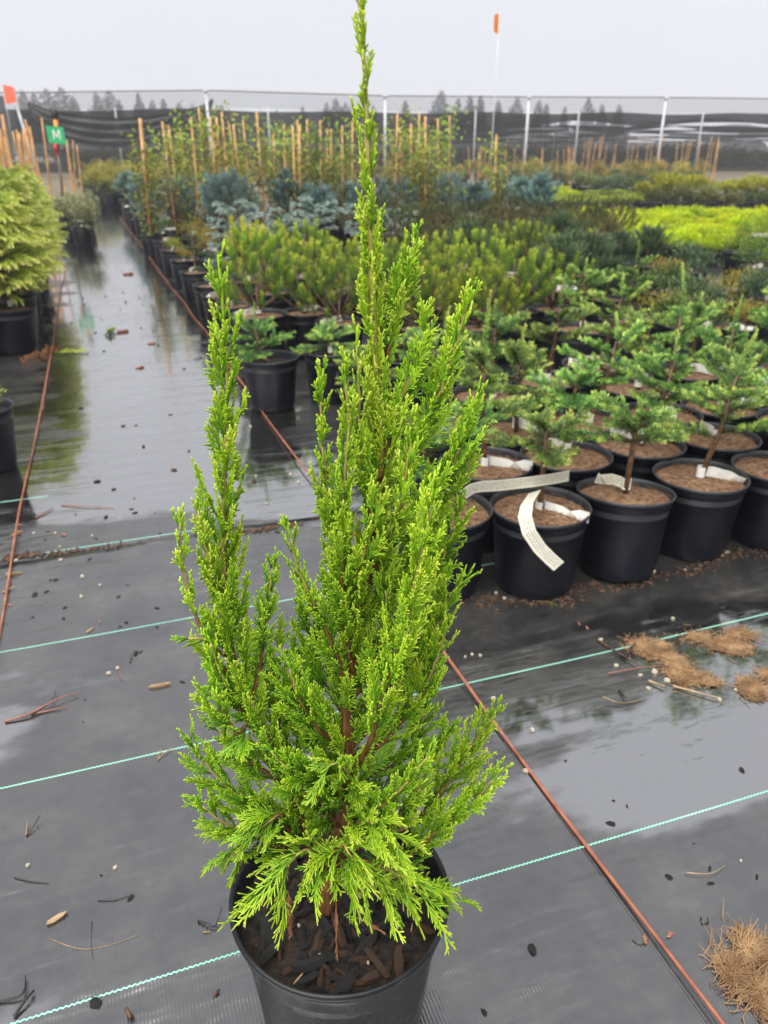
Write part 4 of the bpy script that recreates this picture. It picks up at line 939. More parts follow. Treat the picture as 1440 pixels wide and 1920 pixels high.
bed('potted_dwarf_pine', DARK, [(x + R.uniform(-8, 8), y) for y in (408, 425, 446) for x in range(770, 1100, 42)], .38,
    'dark olive dwarf pine with brown buds, in the dense dark patch', 'dark dwarf pines in a dense patch', .36, tags=.2, scale=(1.1, 1.4))
bed('potted_spruce', SPRU, [(880, 462), (930, 458), (985, 468), (1050, 455), (1110, 474), (1165, 462), (1215, 458), (1065, 495), (1130, 500)], .42,
    'grey green dwarf spruce before the yellow carpet plants', 'grey green dwarf spruces', .32, scale=(1., 1.25))
bed('potted_blue_pine', BLUE, [(318, 388), (385, 398), (265, 372), (345, 362), (430, 402), (540, 388), (600, 392), (650, 385), (700, 392), (745, 388), (790, 372), (835, 385), (885, 385), (930, 378), (975, 372), (1015, 382), (405, 368), (570, 372), (240, 358)], .46,
    'bluish grey pine in front of the staked climbers', 'bluish pines in front of the climbers', .40, scale=(1.25, 1.55))
bed('potted_globe_conifer', GLOBE, [(1395, 448), (1440, 425), (1432, 470)], .38, 'round dark green globe conifer beside the yellow carpet plants', 'globe conifers beside the yellow carpet', .34, scale=(1.1, 1.4))
bed('potted_dwarf_conifer', BROWNY + DKM, [(1240, 480), (1300, 475), (1400, 500), (1350, 520), (1440, 520), (1250, 515), (1385, 560), (1430, 560), (1330, 560), (1285, 540), (1220, 555)], .36,
    'small dwarf conifer in a tagged pot, between the firs and the yellow carpet', 'small dwarf conifers before the yellow carpet', .31, tags=1)
bed('potted_yellow_conifer', YELL, [(x + R.uniform(-6, 6), y) for y, x0 in ((398, 1110), (406, 1095), (415, 1085), (426, 1100), (438, 1140), (450, 1190)) for x in range(x0, 1450, 44)], .24,
    'low lemon yellow carpet conifer in the bright block', 'lemon yellow carpet conifers', .36, 'S', False, 0, (1.1, 1.35))
bed('potted_lime_conifer', LIME, [(x, y) for y in (362, 368, 374) for x in range(1030, 1200, 26)], .22,
    'low lime green mound conifer in the narrow tray row behind the yellow carpet', 'lime mounds behind the yellow carpet', .34, 'S', False, .25, (1.1, 1.4))
bed('potted_golden_shrub', GOLD, [(x, y) for y, x0 in ((345, 1245), (352, 1260)) for x in range(x0, 1460, 30)], .42,
    'golden green shrub in a black pot, in the far row behind the yellow carpet', 'golden shrubs in the far row', .5, tags=.1, scale=(1.2, 1.5))
bed('potted_green_shrub', DKM + OLIV, [(x, y) for y in (330, 338, 346) for x in range(1000, 1250, 24)], .40,
    'dark green shrub in the far rows below the shade house', 'dark tagged shrubs in the far rows', .55, tags=.9, scale=(1.2, 1.5))
bed('potted_grey_shrub', OLIV + DKM, [(x, y) for y in (372,) for x in range(1270, 1450, 32)], .36,
    'grey green shrub in the row just behind the yellow carpet', 'grey green shrubs behind the yellow carpet', .45, tags=.2, scale=(1., 1.3))
bed('potted_yellow_conifer', LIME + YELL, [(x, y) for y in (358, 364) for x in range(850, 1050, 28)], .24,
    'pale yellow mound conifer behind the blue pines', 'pale yellow mounds behind the blue pines', .4, 'S', False, .1, (1.2, 1.5))
# staked climbers
cl = [(270, 15, 9.2, 0), (318, 0, 10, 1), (330, 0, 10.6, 2), (365, 0, 10, 3), (400, 0, 10.4, 4), (425, 0, 9.6, 5), (445, 0, 10.8, 0), (490, 0, 10.2, 1), (515, 0, 10.8, 2), (530, 0, 11.2, 3), (548, 0, 10.2, 4), (575, 0, 10.8, 5), (600, 0, 10.2, 2), (615, 0, 11., 0), (640, 0, 10.4, 3), (660, 0, 11.4, 1), (740, 0, 10.2, 5), (755, 0, 11., 4), (772, 0, 10.5, 2), (800, 0, 10.2, 0), (822, 0, 11., 1), (845, 0, 11.4, 3), (930, 0, 11., 2), (380, 0, 11.6, 5), (470, 0, 11.8, 3), (690, 0, 11.2, 4), (350, 0, 12.4, 2), (560, 0, 12.4, 1), (410, 0, 12.6, 0), (785, 0, 12.2, 5)]
for x, _, Y, k in cl:
    p = at(x, 330, Y); potted('staked_climber', VINE[k], ('climber on %s, in the %s staked row behind blue pines' % ('two crossed bamboo stakes' if sum(m_.name.startswith('stake') for m_ in VINE[k]) > 1 else 'one bamboo stake', 'first' if Y < 10.5 else 'second' if Y < 11.5 else 'rear')) + (', tagged' if k % 2 else '') if x != 930 else 'lone climber on crossed bamboo stakes, right of the staked row', 'potted plant', p, 'climbers tied to bamboo stakes' if x != 930 else None, 'L', False, None, 2 if k % 2 else None, (0, 0), R.uniform(.93, 1.05))
# left of the path: golden arborvitae
for i, (u, v, k, s) in enumerate(((-.52, 4.95, 0, 1.0), (-.80, 4.9, 1, 1.0), (-.55, 5.5, 1, 1.05), (-.86, 5.5, 0, 1.), (-.56, 6.1, 0, 1.08), (-.56, 6.8, 1, 1.05), (-.56, 7.5, 1, 1.0), (-.9, 6.2, 1, 1.1), (-.9, 7.0, 1, 1.12), (-1.25, 5.6, 1, 1.1), (-1.25, 6.4, 0, 1.15))):
    potted('potted_arborvitae', ARB[k], 'golden arborvitae with white tags on its stem, in the end pot beside the wet path' if i == 0 else 'golden arborvitae in the packed row left of the wet path', 'potted plant', UV(u - .01, v), None if i == 0 else 'golden arborvitae row left of the path', 'L', True, None, i % 6, (0, 0), s * 1.1)
q = potted('potted_conifer', EDGEP[4], 'black pot with a tiny green mound, alone beside the left cord', 'potted plant', UV(-.50, 2.98), None, 'L', False, .4)
for x, Y, k in ((128, 11.0, 0), (112, 12.0, 0), (150, 12.5, 0), (140, 10.3, 0)):
    potted('potted_variegated_shrub', VARI[0], 'cream and green variegated shrub behind the green M sign', 'potted plant', at(x, 340, Y), 'variegated shrubs by the sign', 'L', False, None, 1)
for u, v in ((-.15, 13.0), (-.45, 12.8), (-.45, 13.3)):
    potted('potted_olive_shrub', OLIV[0], 'low olive shrub in a black pot standing out into the far end of the path', 'potted plant', UV(u, v), 'pots at the far end of the path', 'L', False, None, 3)
for i in range(14):
    x = 165 + i * 9 + R.uniform(-4, 4); Y = R.uniform(17, 22)
    potted('potted_ochre_shrub', OCHRE[0] if i % 2 else DKM[0], 'yellow ochre shrub beyond the end of the path' if i % 2 else 'grey green shrub beyond the end of the path', 'potted plant', at(x, 330, Y), 'shrubs beyond the path end, ' + ('ochre' if i % 2 else 'grey green'), 'L', False, None, None, (0, 0), 1.3)

for i in range(90):                     # low tawny rows far behind the climbers
    x = 150 + 13 * i + R.uniform(-8, 8); Y = R.uniform(24, 42)
    k = i % 3; potted('potted_ochre_shrub', (OCHRE[0], OLIV[0], OCHRE[0])[k], ('tawny shrub in the low far rows behind the climbers', 'olive shrub in the low far rows behind the climbers')[k == 1], 'potted plant', at(x, 330, Y), 'far low rows, ' + ('olive' if k == 1 else 'tawny'), 'L', False, None, None, (0, 0), R.uniform(1.1, 1.5))
# bamboo stakes standing in bundles far off
def stake_mesh(h, lean, seed):
    r = random.Random(seed); P = []; rad = []
    for i in range(9):
        t = i / 8; P.append((lean * t, 0, h * t)); rad.append(.0135 * (1.12 if i % 2 else .95) * (1 - .2 * t))
    me = MB().tube(P, rad, 6).mesh('bamboo_stake'); me.materials.append(M['bamboo']); return me
STK = [stake_mesh(1.5, .05, 1), stake_mesh(1.4, -.04, 2), stake_mesh(1.55, .09, 3), stake_mesh(1.45, 0, 4)]
def stakes(xs, Y0, Y1, label, group, s=1.0):
    for x in xs:
        o = bpy.data.objects.new('bamboo_stake', R.choice(STK)); C.objects.link(o); p = at(x, 330, R.uniform(Y0, Y1))
        o.location = (p.x, p.y, 0); o.rotation_euler = (R.uniform(-.05, .05), R.uniform(-.06, .06), R.uniform(0, 6.28)); o.scale = (1, 1, s * R.uniform(.92, 1.06)); tag(o, label, 'stake', group)
stakes([R.uniform(-30, 92) for _ in range(34)], 9.5, 12.5, 'bamboo stake in the dense cluster behind the golden arborvitae', 'stakes behind the arborvitae', .94)
stakes([R.uniform(110, 160) for _ in range(7)], 15, 18, 'bamboo stake behind the green M sign', 'stakes behind the sign', .9)
stakes([R.uniform(1085, 1345) for _ in range(28)], 28, 40, 'bamboo stake in the far nursery rows beneath the shade house', 'far stakes beneath the shade house', 1.05)
stakes([R.uniform(880, 1080) for _ in range(16)], 26, 36, 'short bamboo stake far behind the lone crossed stakes', 'far short stakes', .85)

# ------------------------------------------------------------------ green M sign, flags
Y = 12.0; b = at(121, 420, Y); t0 = at(103, 212, Y)
sg = thing('row_sign', 'green square sign lettered M on a dark post with an orange and black top', 'sign', (b.x, b.y, 0))
dx = (t0.x - b.x) / (t0.z)
def sp_(z, o=0): return (dx * z + o, 0, z)
ob('post', MB().tube([sp_(0), sp_(1.30)], .017, 8), M['poststeel'], sg)
ob('orange_band', MB().tube([sp_(1.30), sp_(1.49)], .030, 10), M['orange'], sg)
ob('cap', MB().lathe([(0, .0), (.042, .0), (.050, .025), (.050, .08), (.038, .10), (0, .105)], 12, sp_(1.52)), M['black'], sg)
ob('collar', MB().tube([sp_(1.49), sp_(1.525)], .022, 8), M['poststeel'], sg)
pl = MB(); c = sp_(1.305)
zc = 1.305; hw, hh = .122, .112; V = []
for yy in (-.040, -.046):
    for (x, z) in ((-hw, hh * .98), (hw * .95, hh * .84), (hw * 1.06, -hh * 1.12), (-hw * .93, -hh * .92)): V.append((c[0] + x, yy, zc + z))
pl.quads(V, [(0, 1, 2, 3), (7, 6, 5, 4), (0, 4, 5, 1), (1, 5, 6, 2), (2, 6, 7, 3), (3, 7, 4, 0)]); plate = ob('plate', pl.mesh('plate', False), M['sign'], sg)
lt = MB(); S_ = .062
for P in ([(-1, -1), (-.72, -1), (-.72, 1), (-1, 1)], [(1, -1), (.72, -1), (.72, 1), (1, 1)], [(-1, 1), (-.66, 1), (.14, -.55), (-.14, -.55)], [(1, 1), (.66, 1), (-.14, -.55), (.14, -.55)]):
    lt.quads([(c[0] + .012 + x * S_ * .8, -.0475 - .0004 * len(lt.V) / 4, zc + z * S_) for x, z in P], [(0, 1, 2, 3)])
ob('letter_m', lt.mesh('letter_m', False), M['white'], plate)
ob('valve', MB().box((c[0] - .035, -.02, 1.14), (.045, .045, .13)).box((c[0] - .035, -.02, 1.06), (.03, .03, .05)), M['red'], sg)
ob('elbow', MB().tube([sp_(1.13), sp_(1.13, .06)], .026, 8).tube([sp_(1.09, .06), sp_(1.15, .06)], .034, 10), M['poststeel'], sg)
def flagpole(name, x, y0, y1, Y, mat, fw, fh, label, lean=0.0, dirn=-1):
    a = at(x, y0, Y); t = thing(name, label, 'flag', (a.x - lean, Y, 0))
    ob('pole', MB().tube([(0, 0, 0), (lean * .5, 0, a.z * .5), (lean, 0, a.z)], .009, 6), M['steel'], t)
    n = 8; V = []
    for i in range(n + 1):
        s = i / n; yy = .03 * math.sin(s * 5)
        for k, z in ((0, a.z - fh * .06 * s - s * fh * .1), (1, a.z - fh * (1 - .12 * s))):
            for th in (0, .0015): V.append((lean + dirn * fw * s + .01, yy + th, z))
    mb = MB(); Q = []
    for i in range(n):
        o = i * 4; Q += [(o, o + 4, o + 6, o + 2), (o + 1, o + 3, o + 7, o + 5), (o, o + 1, o + 5, o + 4), (o + 2, o + 6, o + 7, o + 3)]
    mb.quads(V, Q); ob('flag', mb.mesh('flag', False), M[mat], t); return t
flagpole('marker_flag', 937, 22, 190, 15.0, 'flag', .10, .32, 'small orange flag at the top of a tall thin pole above the shade house', 0.02)
# ------------------------------------------------------------------ shade house
def dist_for(y, z):                     # distance at which height z shows on photo row y
    d = ray(720, y); return (z - CAMH) / d[2] * d[1]
HZ = 3.5
tops = [(24, 176), (386, 172), (722, 182), (992, 184), (1249, 185), (1500, 188)]
FP = []
for x, y in tops:
    Yd = dist_for(y, HZ); FP.append(at(x, y, Yd))
sh = thing('shade_house', 'long shade house of black netting on slim white posts behind the nursery beds', 'shade house', (0, 38, 0))
O = Vector((0, 38, 0))
posts = []
back = Vector((-.02, 1, 0)).normalized()
for i, p in enumerate(FP):
    lean = -.55 if i == 0 else 0
    ob('post', MB().tube([p - O - Vector((lean, 0, p.z)), p - O], .062 if i else .07, 8), M['steel'], sh)
    ob('post_cap', MB().lathe([(0, 0), (.13, 0), (.13, .05), (0, .08)], 10, p - O), M['steel'], sh)
    for k in range(1, 7):
        if k > 4: continue
        q = p + back * (11.0 * k) + Vector((1.5 * math.sin(i + k), 0, 0))
        if -30 < q.x < 60: ob('post', MB().tube([q - O - Vector((0, 0, HZ)), q - O], .045, 6), M['steel'], sh)
wire = MB().tube([p - O + Vector((0, 0, .05)) for p in [FP[0] - Vector((8, -1, 0))] + FP + [FP[-1] + Vector((14, 3, 0))]], .03, 5); ob('edge_wire', wire, M['poststeel'], sh)
def cloth(fn, nu, nv, name, mat):
    V = []; 
    for j in range(nv + 1):
        for i in range(nu + 1): V.append(fn(i / nu, j / nv) - O)
    mb = MB(); mb.quads(V, [(j * (nu + 1) + i, j * (nu + 1) + i + 1, (j + 1) * (nu + 1) + i + 1, (j + 1) * (nu + 1) + i) for j in range(nv) for i in range(nu)])
    return ob(name, mb, M[mat], sh)
def frontline(u):
    L = [FP[0] - Vector((9, -1.2, 0))] + FP + [FP[-1] + Vector((16, 3, 0))]; t = u * (len(L) - 1); i = min(int(t), len(L) - 2); return L[i].lerp(L[i + 1], t - i)
# thin first bay, then dense sagging panels with slits between them
cloth(lambda u, v: frontline(u) + back * (13.0 * v) + Vector((0, 0, -.25 * math.sin(PI * ((u * 7) % 1)) * math.sin(PI * v))), 70, 6, 'thin_net', 'net_thin')
for k in range(9):
    d0 = 13.0 + k * 8.5
    def fn(u, v, k=k, d0=d0):
        p = frontline(u); x = ((u * 7) + .35 * k) % 1; open_ = max(0, min(1, (u - .62) / .12)) if k else 0
        arch = (.75 + .25 * math.sin(k * 2.1 + u * 9)) * max(0, math.sin(PI * x)) ** 3 * open_
        sag = -.35 * math.sin(PI * ((u * 7) % 1)) ** 2 * (.3 + .7 * math.sin(PI * v))
        dd_ = d0 + 8.5 * v; return p + back * dd_ + Vector((-(1 - u) ** 2 * 60 * dd_ / 90 + u * u * 25 * dd_ / 90, 0, sag * (1 - .08 * k) - .10 * k - .10 * v + arch * v ** 2 + .10 * math.sin(u * 55 + k * 1.7) * math.sin(PI * v)))
    cloth(fn, 84, 5, 'shade_panel', 'net')
# side curtain gathered in a deep swag between the first two posts
A_, B_ = FP[0], FP[1]
def swag(u, v):
    p = A_.lerp(B_, u) + back * 1.5; e = math.sin(PI * u) ** .6
    top = HZ - .15 - .75 * e; low = HZ - .35 - 2.05 * e ** .8 * (1 - .25 * u)
    return Vector((p.x, p.y + .25 * math.sin(v * 22) * e + .12 * math.sin(u * 30 + v * 5), top + (low - top) * v))
cloth(swag, 60, 30, 'gathered_curtain', 'net')
cloth(lambda u, v: FP[0] - Vector((9 * u, -1.2 * u + .3, 0)) + Vector((-.3, 0, -.1 - (2.6 - .8 * u) * v)), 20, 6, 'side_curtain', 'net')
# back curtain at the far end, from the roof down to head height
cloth(lambda u, v: frontline(u) + back * 92 + Vector((-(1 - u) ** 2 * 60 + u * u * 25, 0, -.85 - .95 * v + .12 * math.sin(u * 40))), 90, 3, 'back_curtain', 'net')
fp = flagpole('marker_flag', 4, 158, 190, dist_for(176, HZ) - .4, 'redflag', .5, .78, 'red orange flag on the corner post of the shade house', 0.0, 1)
# ------------------------------------------------------------------ far hedge, conifers, greenhouse
def bushmesh(seed, w, h, mat, n=900, lf=.5):
    r = np.random.default_rng(seed); lob = [(np.array([r.uniform(-.5, .5) * w, r.uniform(-.3, .3) * w * .5, r.uniform(.3, .75) * h]), r.uniform(.22, .38) * h) for _ in range(11)]
    nd = Needles(); P = []; D = []; A = []
    for i in range(n):
        c, rr = lob[r.integers(11)]; d = nrm(r.normal(size=3)); q = c + d * rr * r.random() ** .33; q[2] = abs(q[2]); P.append(q); D.append(nrm(d + r.normal(size=3) * .7)); A.append(.25 + .5 * (q[2] / h) + .15 * r.normal())
    nd.leaves(P, D, lf * r.uniform(.5, 1.2, n), lf * .55, np.array(A) - .1, np.array(A) + .1)
    mb = MB(); 
    for c, rr in lob[:6]: mb.tube([(0, 0, 0), (c[0] * .6, c[1] * .6, c[2] * .5), tuple(c)], [.10, .07, .03], 5)
    return tr_mesh(mb), fin(nd, mat)
BUSH = [bushmesh(s, 5, 1.9, m, 1100, .3) for s, m in ((1, 'olive'), (2, 'olive'), (3, 'ochre'))]
for i in range(44):
    x = 150 + i * 32 + R.uniform(-12, 12); Y = R.uniform(66, 84); p = at(x, 300, Y)
    pr = BUSH[2] if i % 7 == 3 else BUSH[i % 2]
    hs_ = R.uniform(.7, 1.0); hw_ = 'tall ' if hs_ > .9 else 'low ' if hs_ < .8 else 'mid height '
    t = thing('hedge_bush', hw_ + 'pale olive bush in the far hedge, seen beneath the shade cloth' if i % 7 != 3 else 'tawny bush in the far hedge, seen beneath the shade cloth', 'bush', (p.x, p.y, 0), R.uniform(-.4, .4), 'far hedge bushes' if i % 7 != 3 else 'far tawny hedge bushes')
    t.scale = (1, 1, hs_); ob('trunk', pr[0], None, t); ob('crown', pr[1], None, t)
def conifermesh(seed, h, w, narrow=1.0):
    r = np.random.default_rng(seed); mb = MB(); mb.tube([(0, 0, 0), (0, 0, h * .5), (0, 0, h)], [.22, .14, .02], 6); nd = Needles()
    P = []; D = []; A = []; LL = []
    nb = 130
    for i in range(nb):
        f = .12 + .86 * i / nb; az = i * 2.4 + r.normal() * .3; L = w * (1 - f) ** .8 * r.uniform(.55, 1.2) + .05; z = h * f
        d = np.array([math.cos(az), math.sin(az), -.15 + .3 * f])
        mb.tube([(0, 0, z), tuple(d * L * .9 + [0, 0, z])], [.05 * (1 - f) + .01, .006], 4)
        for j in range(34):
            t = r.random() ** .7; q = d * L * t + [0, 0, z] + r.normal(size=3) * [.16, .16, .16] * (1.1 - .5 * t) * (1.15 - f); LL.append((1.12 - f) * r.uniform(.6, 1.1)); P.append(q); D.append(nrm(d + r.normal(size=3) * .5 + [0, 0, -.3])); A.append(r.uniform(.1, .9))
    n = len(P); LL = np.array(LL); nd.leaves(P, D, 1.0 * LL, .5 * LL, np.array(A), np.array(A))
    return tr_mesh(mb), fin(nd, 'conifer')
CON = [conifermesh(s, 11, w) for s, w in ((1, 4.2), (2, 3.4), (3, 2.8), (4, 5.0))]
ctops = [(40, 166, 0), (62, 172, 1), (85, 163, 3), (113, 160, 3), (135, 178, 1), (178, 170, 1), (203, 166, 3), (222, 185, 2), (258, 172, 2), (285, 185, 1), (305, 182, 2), (335, 190, 1), (415, 195, 1), (360, 192, 0), (630, 182, 0), (612, 190, 1), (648, 190, 3), (567, 198, 2), (760, 186, 2), (827, 166, 0), (860, 182, 1), (882, 176, 2), (902, 176, 2), (935, 186, 2), (970, 180, 0), (1012, 186, 1), (1025, 192, 2), (1105, 180, 0), (1130, 192, 2), (1162, 194, 1), (1060, 198, 2), (700, 196, 1)]
for i, (x, y, k) in enumerate(ctops):
    Y = 150 + 25 * R.random(); a = at(x, y, Y); t = thing('conifer_tree', 'dark conifer rising behind the shade house roof', 'tree', (a.x, a.y, 0), R.uniform(0, 6), 'far conifers behind the shade house')
    s = a.z / 11; t.scale = (s, s, s); ob('trunk', CON[k][0], None, t); ob('crown', CON[k][1], None, t)
def greenhouse(x, y, Y, w, lab):
    p = at(x, y, Y); t = thing('greenhouse', lab, 'greenhouse', (p.x, p.y, 0)); n = 18; V = []
    for yy in (0, 14):
        for k in range(n + 1):
            th = PI * k / n; V.append((w / 2 * math.cos(th), yy, 2.6 * math.sin(th) ** .8))
    mb = MB(); mb.quads(V, [(k, k + 1, n + 2 + k, n + 1 + k) for k in range(n)]); c = len(mb.V); mb.V.append((0, 0, 0)); mb.t.append(0); mb.T += [(c, k + 1, k) for k in range(n)]
    ob('film', mb, M['poly'], t)
    for yy in (-.03, 3.5, 7, 10.5): ob('hoop', MB().tube([(w / 2 * 1.01 * math.cos(PI * k / n), yy, 2.62 * math.sin(PI * k / n) ** .8) for k in range(n + 1)], .05, 5), M['steel'], t)
    ob('door', MB().box((0, -.05, 1.0), (1.0, .05, 2.0)), M['steel'], t)
greenhouse(1285, 300, 105, 5.0, 'white film greenhouse far behind the posts, among the far stakes')
greenhouse(1412, 300, 108, 4.0, 'white film greenhouse end at the far right of the hedge')

# ------------------------------------------------------------------ litter on the fabric
def zg(p):
    u = p.x * math.cos(AA) + p.y * math.sin(AA); v = -p.x * math.sin(AA) + p.y * math.cos(AA); return .0042 if v < 2.15 else 0.0
def lit(name, kind, x, y, L, label, cat, group, asp=.5, rz=None, hgt=.5):
    p = g(x, y); z = zg(p); o = put_chip(name, kind, (p.x, p.y, z + L * hgt * .13), (L, L * asp, L * hgt), None, .12, rz); return tag(o, label, cat, group)
bl = [(180, 1885, .021), (998, 1785, .020), (255, 1228, .022), (342, 1282, .014), (265, 1225, .012), (1390, 1447, .018), (1145, 1548, .02), (1330, 1632, .013), (1332, 1660, .014), (1253, 1648, .016), (1418, 1648, .012), (907, 1902, .014), (213, 918, .022), (252, 935, .012), (253, 962, .022), (247, 955, .018), (142, 965, .014), (90, 997, .014), (85, 1012, .013), (227, 1015, .012), (168, 1052, .02), (66, 1118, .026), (88, 1112, .016), (105, 1090, .016), (95, 1090, .012), (122, 1142, .014), (120, 1163, .016), (240, 1100, .01), (295, 1143, .016), (62, 1160, .01), (222, 1122, .014), (237, 1170, .012), (226, 1178, .012), (295, 1179, .014), (160, 1315, .007), (157, 1357, .006), (330, 1018, .014), (180, 1010, .014), (345, 1012, .016), (315, 1010, .012), (245, 1688, .014), (320, 778, .022), (255, 798, .02), (190, 1645, .006), (1140, 1210, .014), (520, 1000, .02), (490, 990, .016), (300, 1000, .012), (1060, 1430, .008), (1150, 1505, .007), (1300, 1585, .006), (1175, 1515, .01)]
for x, y, L in bl: lit('bark_chip', 'chip_black', x, y, L, 'small black bark chip lying on the wet fabric', 'bark chip', 'black bark chips on the ground', R.uniform(.4, .8))
rd = [(35, 985, .03, .3), (30, 1003, .04, .25), (120, 1003, .022, .5), (297, 1010, .02, .5), (1255, 1757, .017, .6), (1208, 1765, .02, .4), (188, 1170, .018, .22), (395, 1365, .03, .18), (20, 1138, .02, .5), (262, 690, .06, .35), (1100, 1180, .016, .4), (1085, 1172, .018, .25), (230, 623, .10, .3), (285, 645, .06, .25), (240, 515, .12, .2), (640, 630, .05, .5)]
for x, y, L, a in rd: lit('bark_piece', 'chip_red', x, y, L, 'reddish brown bark piece lying on the wet fabric', 'bark piece', 'reddish bark pieces on the ground', a)
tn = [(300, 1290, .05, .14, .3), (105, 1728, .034, .3, .75), (170, 1185, .026, .3, 1.1), (388, 1752, .014, .15, .1), (25, 1080, .05, .1, .4), (35, 998, .03, .3, .4)]
for x, y, L, a, rz in tn: lit('wood_sliver', 'chip_tan', x, y, L, 'pale tan wood sliver lying on the wet fabric', 'wood sliver', 'tan slivers on the ground', a, rz)
wp = [(53, 1627, .010), (217, 1631, .009), (205, 1266, .013), (221, 1256, .011), (155, 1084, .015), (153, 1122, .013), (188, 1100, .009), (173, 1005, .012), (104, 1000, .012), (63, 1000, .011), (115, 1053, .014), (30, 1052, .016), (112, 1025, .008), (272, 1021, .008), (1126, 1203, .012), (1155, 1252, .013), (1200, 1270, .012), (1227, 1264, .018), (1250, 1280, .018), (1215, 1295, .013), (1300, 1190, .011), (1348, 1316, .014), (1378, 1297, .010), (1430, 1305, .009), (1261, 1163, .012), (1388, 1618, .007), (872, 1235, .009), (885, 1230, .009), (925, 1313, .013), (998, 1373, .014), (985, 1450, .013), (1209, 1070, .016), (1225, 1075, .016), (1185, 1097, .012), (1284, 1072, .010), (930, 1115, .012), (945, 1125, .012), (1363, 1040, .015), (1352, 1045, .014), (330, 965, .013), (290, 960, .010), (225, 972, .008), (617, 1075, .014), (500, 945, .012), (480, 893, .013), (536, 970, .012), (550, 1000, .010), (470, 800, .012), (560, 905, .016), (545, 890, .014), (900, 1232, .010)]
for x, y, L in wp: lit('perlite_pebble', 'pebble', x, y, L, 'cream white pebble of perlite lying on the wet fabric', 'pebble', 'cream pebbles on the ground', R.uniform(.65, .95), None, .75)
path_bits = [(R.uniform(0, 1), R.uniform(2.3, 9.5)) for _ in range(46)]
for f_, v_ in path_bits:
    q = UV(-.30 + .86 * f_, v_); o = put_chip('bark_chip', R.choice(('chip_black', 'chip_black', 'chip_brown')), (q.x, q.y, .003), (R.uniform(.012, .03),) * 2 + (.014,), None, .12); o.scale.y *= R.uniform(.4, .8)
    tag(o, 'dark bark bit lying in the shallow water of the path', 'bark chip', 'bark bits on the wet path')
def twig(pts, r, mat, label, group, name='twig'):
    P = resample([g(x, y) + Vector((0, 0, r + zg(g(x, y)) + h)) for x, y, h in pts], .006)
    n = len(P); o = ob(name, MB().tube([Vector(p) for p in P], [r * (1 - .6 * i / n) for i in range(n)], 5), M[mat]); return tag(o, label, 'twig', group)
GT = 'thin twigs on the ground'; LT = 'thin brown twig lying on the wet fabric'
for pts, r, m in (([(10, 1358, 0), (60, 1345, .004), (110, 1320, .006), (148, 1306, .002)], .003, 'chip_red'), ([(60, 1345, 0), (95, 1325, .004), (107, 1304, .004)], .002, 'chip_brown'), ([(70, 1342, 0), (130, 1330, .002)], .0022, 'chip_red'),
        ([(50, 1572, 0), (62, 1560, .004), (78, 1540, .008)], .0018, 'chip_brown'), ([(50, 1572, 0), (54, 1550, .006)], .0016, 'chip_tan'), ([(28, 1650, 0), (55, 1657, 0), (93, 1661, 0)], .0012, 'chip_black'),
        ([(185, 1693, 0), (215, 1692, 0), (240, 1684, 0)], .0009, 'chip_black'), ([(95, 1765, 0), (150, 1783, 0), (200, 1778, 0), (260, 1757, 0)], .0006, 'chip_tan'), ([(173, 1732, 0), (172, 1768, 0), (175, 1800, 0)], .0007, 'chip_brown'),
        ([(372, 1732, 0), (392, 1741, .004), (404, 1744, .002), (418, 1715, .010)], .0018, 'chip_black'), ([(0, 1885, 0), (45, 1872, .004), (50, 1838, .004)], .002, 'chip_black'), ([(28, 1912, 0), (50, 1885, .004), (66, 1865, .002)], .003, 'chip_black'),
        ([(297, 1428, 0), (310, 1417, .003), (326, 1408, .002)], .0013, 'chip_tan'), ([(297, 1430, 0), (302, 1410, .003)], .0012, 'chip_tan'), ([(115, 948, 0), (160, 951, .002), (214, 953, 0)], .0022, 'chip_red'), ([(68, 972, 0), (100, 955, .002)], .003, 'chip_red'),
        ([(248, 1915, 0), (238, 1900, .004)], .004, 'chip_brown'), ([(403, 1872, 0), (412, 1862, .001)], .003, 'chip_brown'), ([(222, 1255, 0), (226, 1270, .004), (230, 1278, .002)], .0012, 'chip_red'), ([(245, 1245, 0), (247, 1232, .004)], .002, 'chip_brown'),
        ([(1185, 1767, 0), (1200, 1776, 0), (1215, 1768, .002)], .0012, 'chip_brown'), ([(1313, 1725, 0), (1316, 1736, 0), (1327, 1734, 0), (1325, 1725, 0)], .0013, 'chip_black'), ([(1285, 1642, .002), (1330, 1645, .004), (1358, 1628, .002)], .0008, 'chip_tan'),
        ([(1120, 1205, 0), (1160, 1232, .004), (1200, 1255, .002)], .003, 'chip_brown'), ([(1140, 1268, .002), (1200, 1260, .006), (1280, 1252, .004)], .0016, 'chip_red'), ([(1168, 1205, .002), (1215, 1212, .006)], .002, 'chip_red'), ([(1215, 1283, .002), (1245, 1295, .004)], .003, 'chip_tan'), ([(1260, 1292, .002), (1345, 1316, .004)], .0026, 'chip_tan'), ([(1170, 1240, .004), (1190, 1215, .008)], .0025, 'chip_black'), ([(1160, 1300, 0), (1172, 1315, .003)], .003, 'chip_black'), ([(1130, 1310, 0), (1165, 1322, 0), (1205, 1315, 0)], .001, 'chip_tan'),
        ([(905, 1432, 0), (912, 1408, .004), (916, 1440, 0)], .0014, 'chip_tan'), ([(5, 1115, .0), (30, 1105, .004)], .002, 'chip_tan'), ([(820, 1300, 0), (845, 1340, 0)], .0012, 'chip_brown')):
    twig(pts, r, m, LT, GT)
twig([(80, 770, 0), (88, 720, .01), (95, 680, .012)], .003, 'chip_red', 'brown fallen conifer sprig beside the left cord', None, 'fallen_sprig')
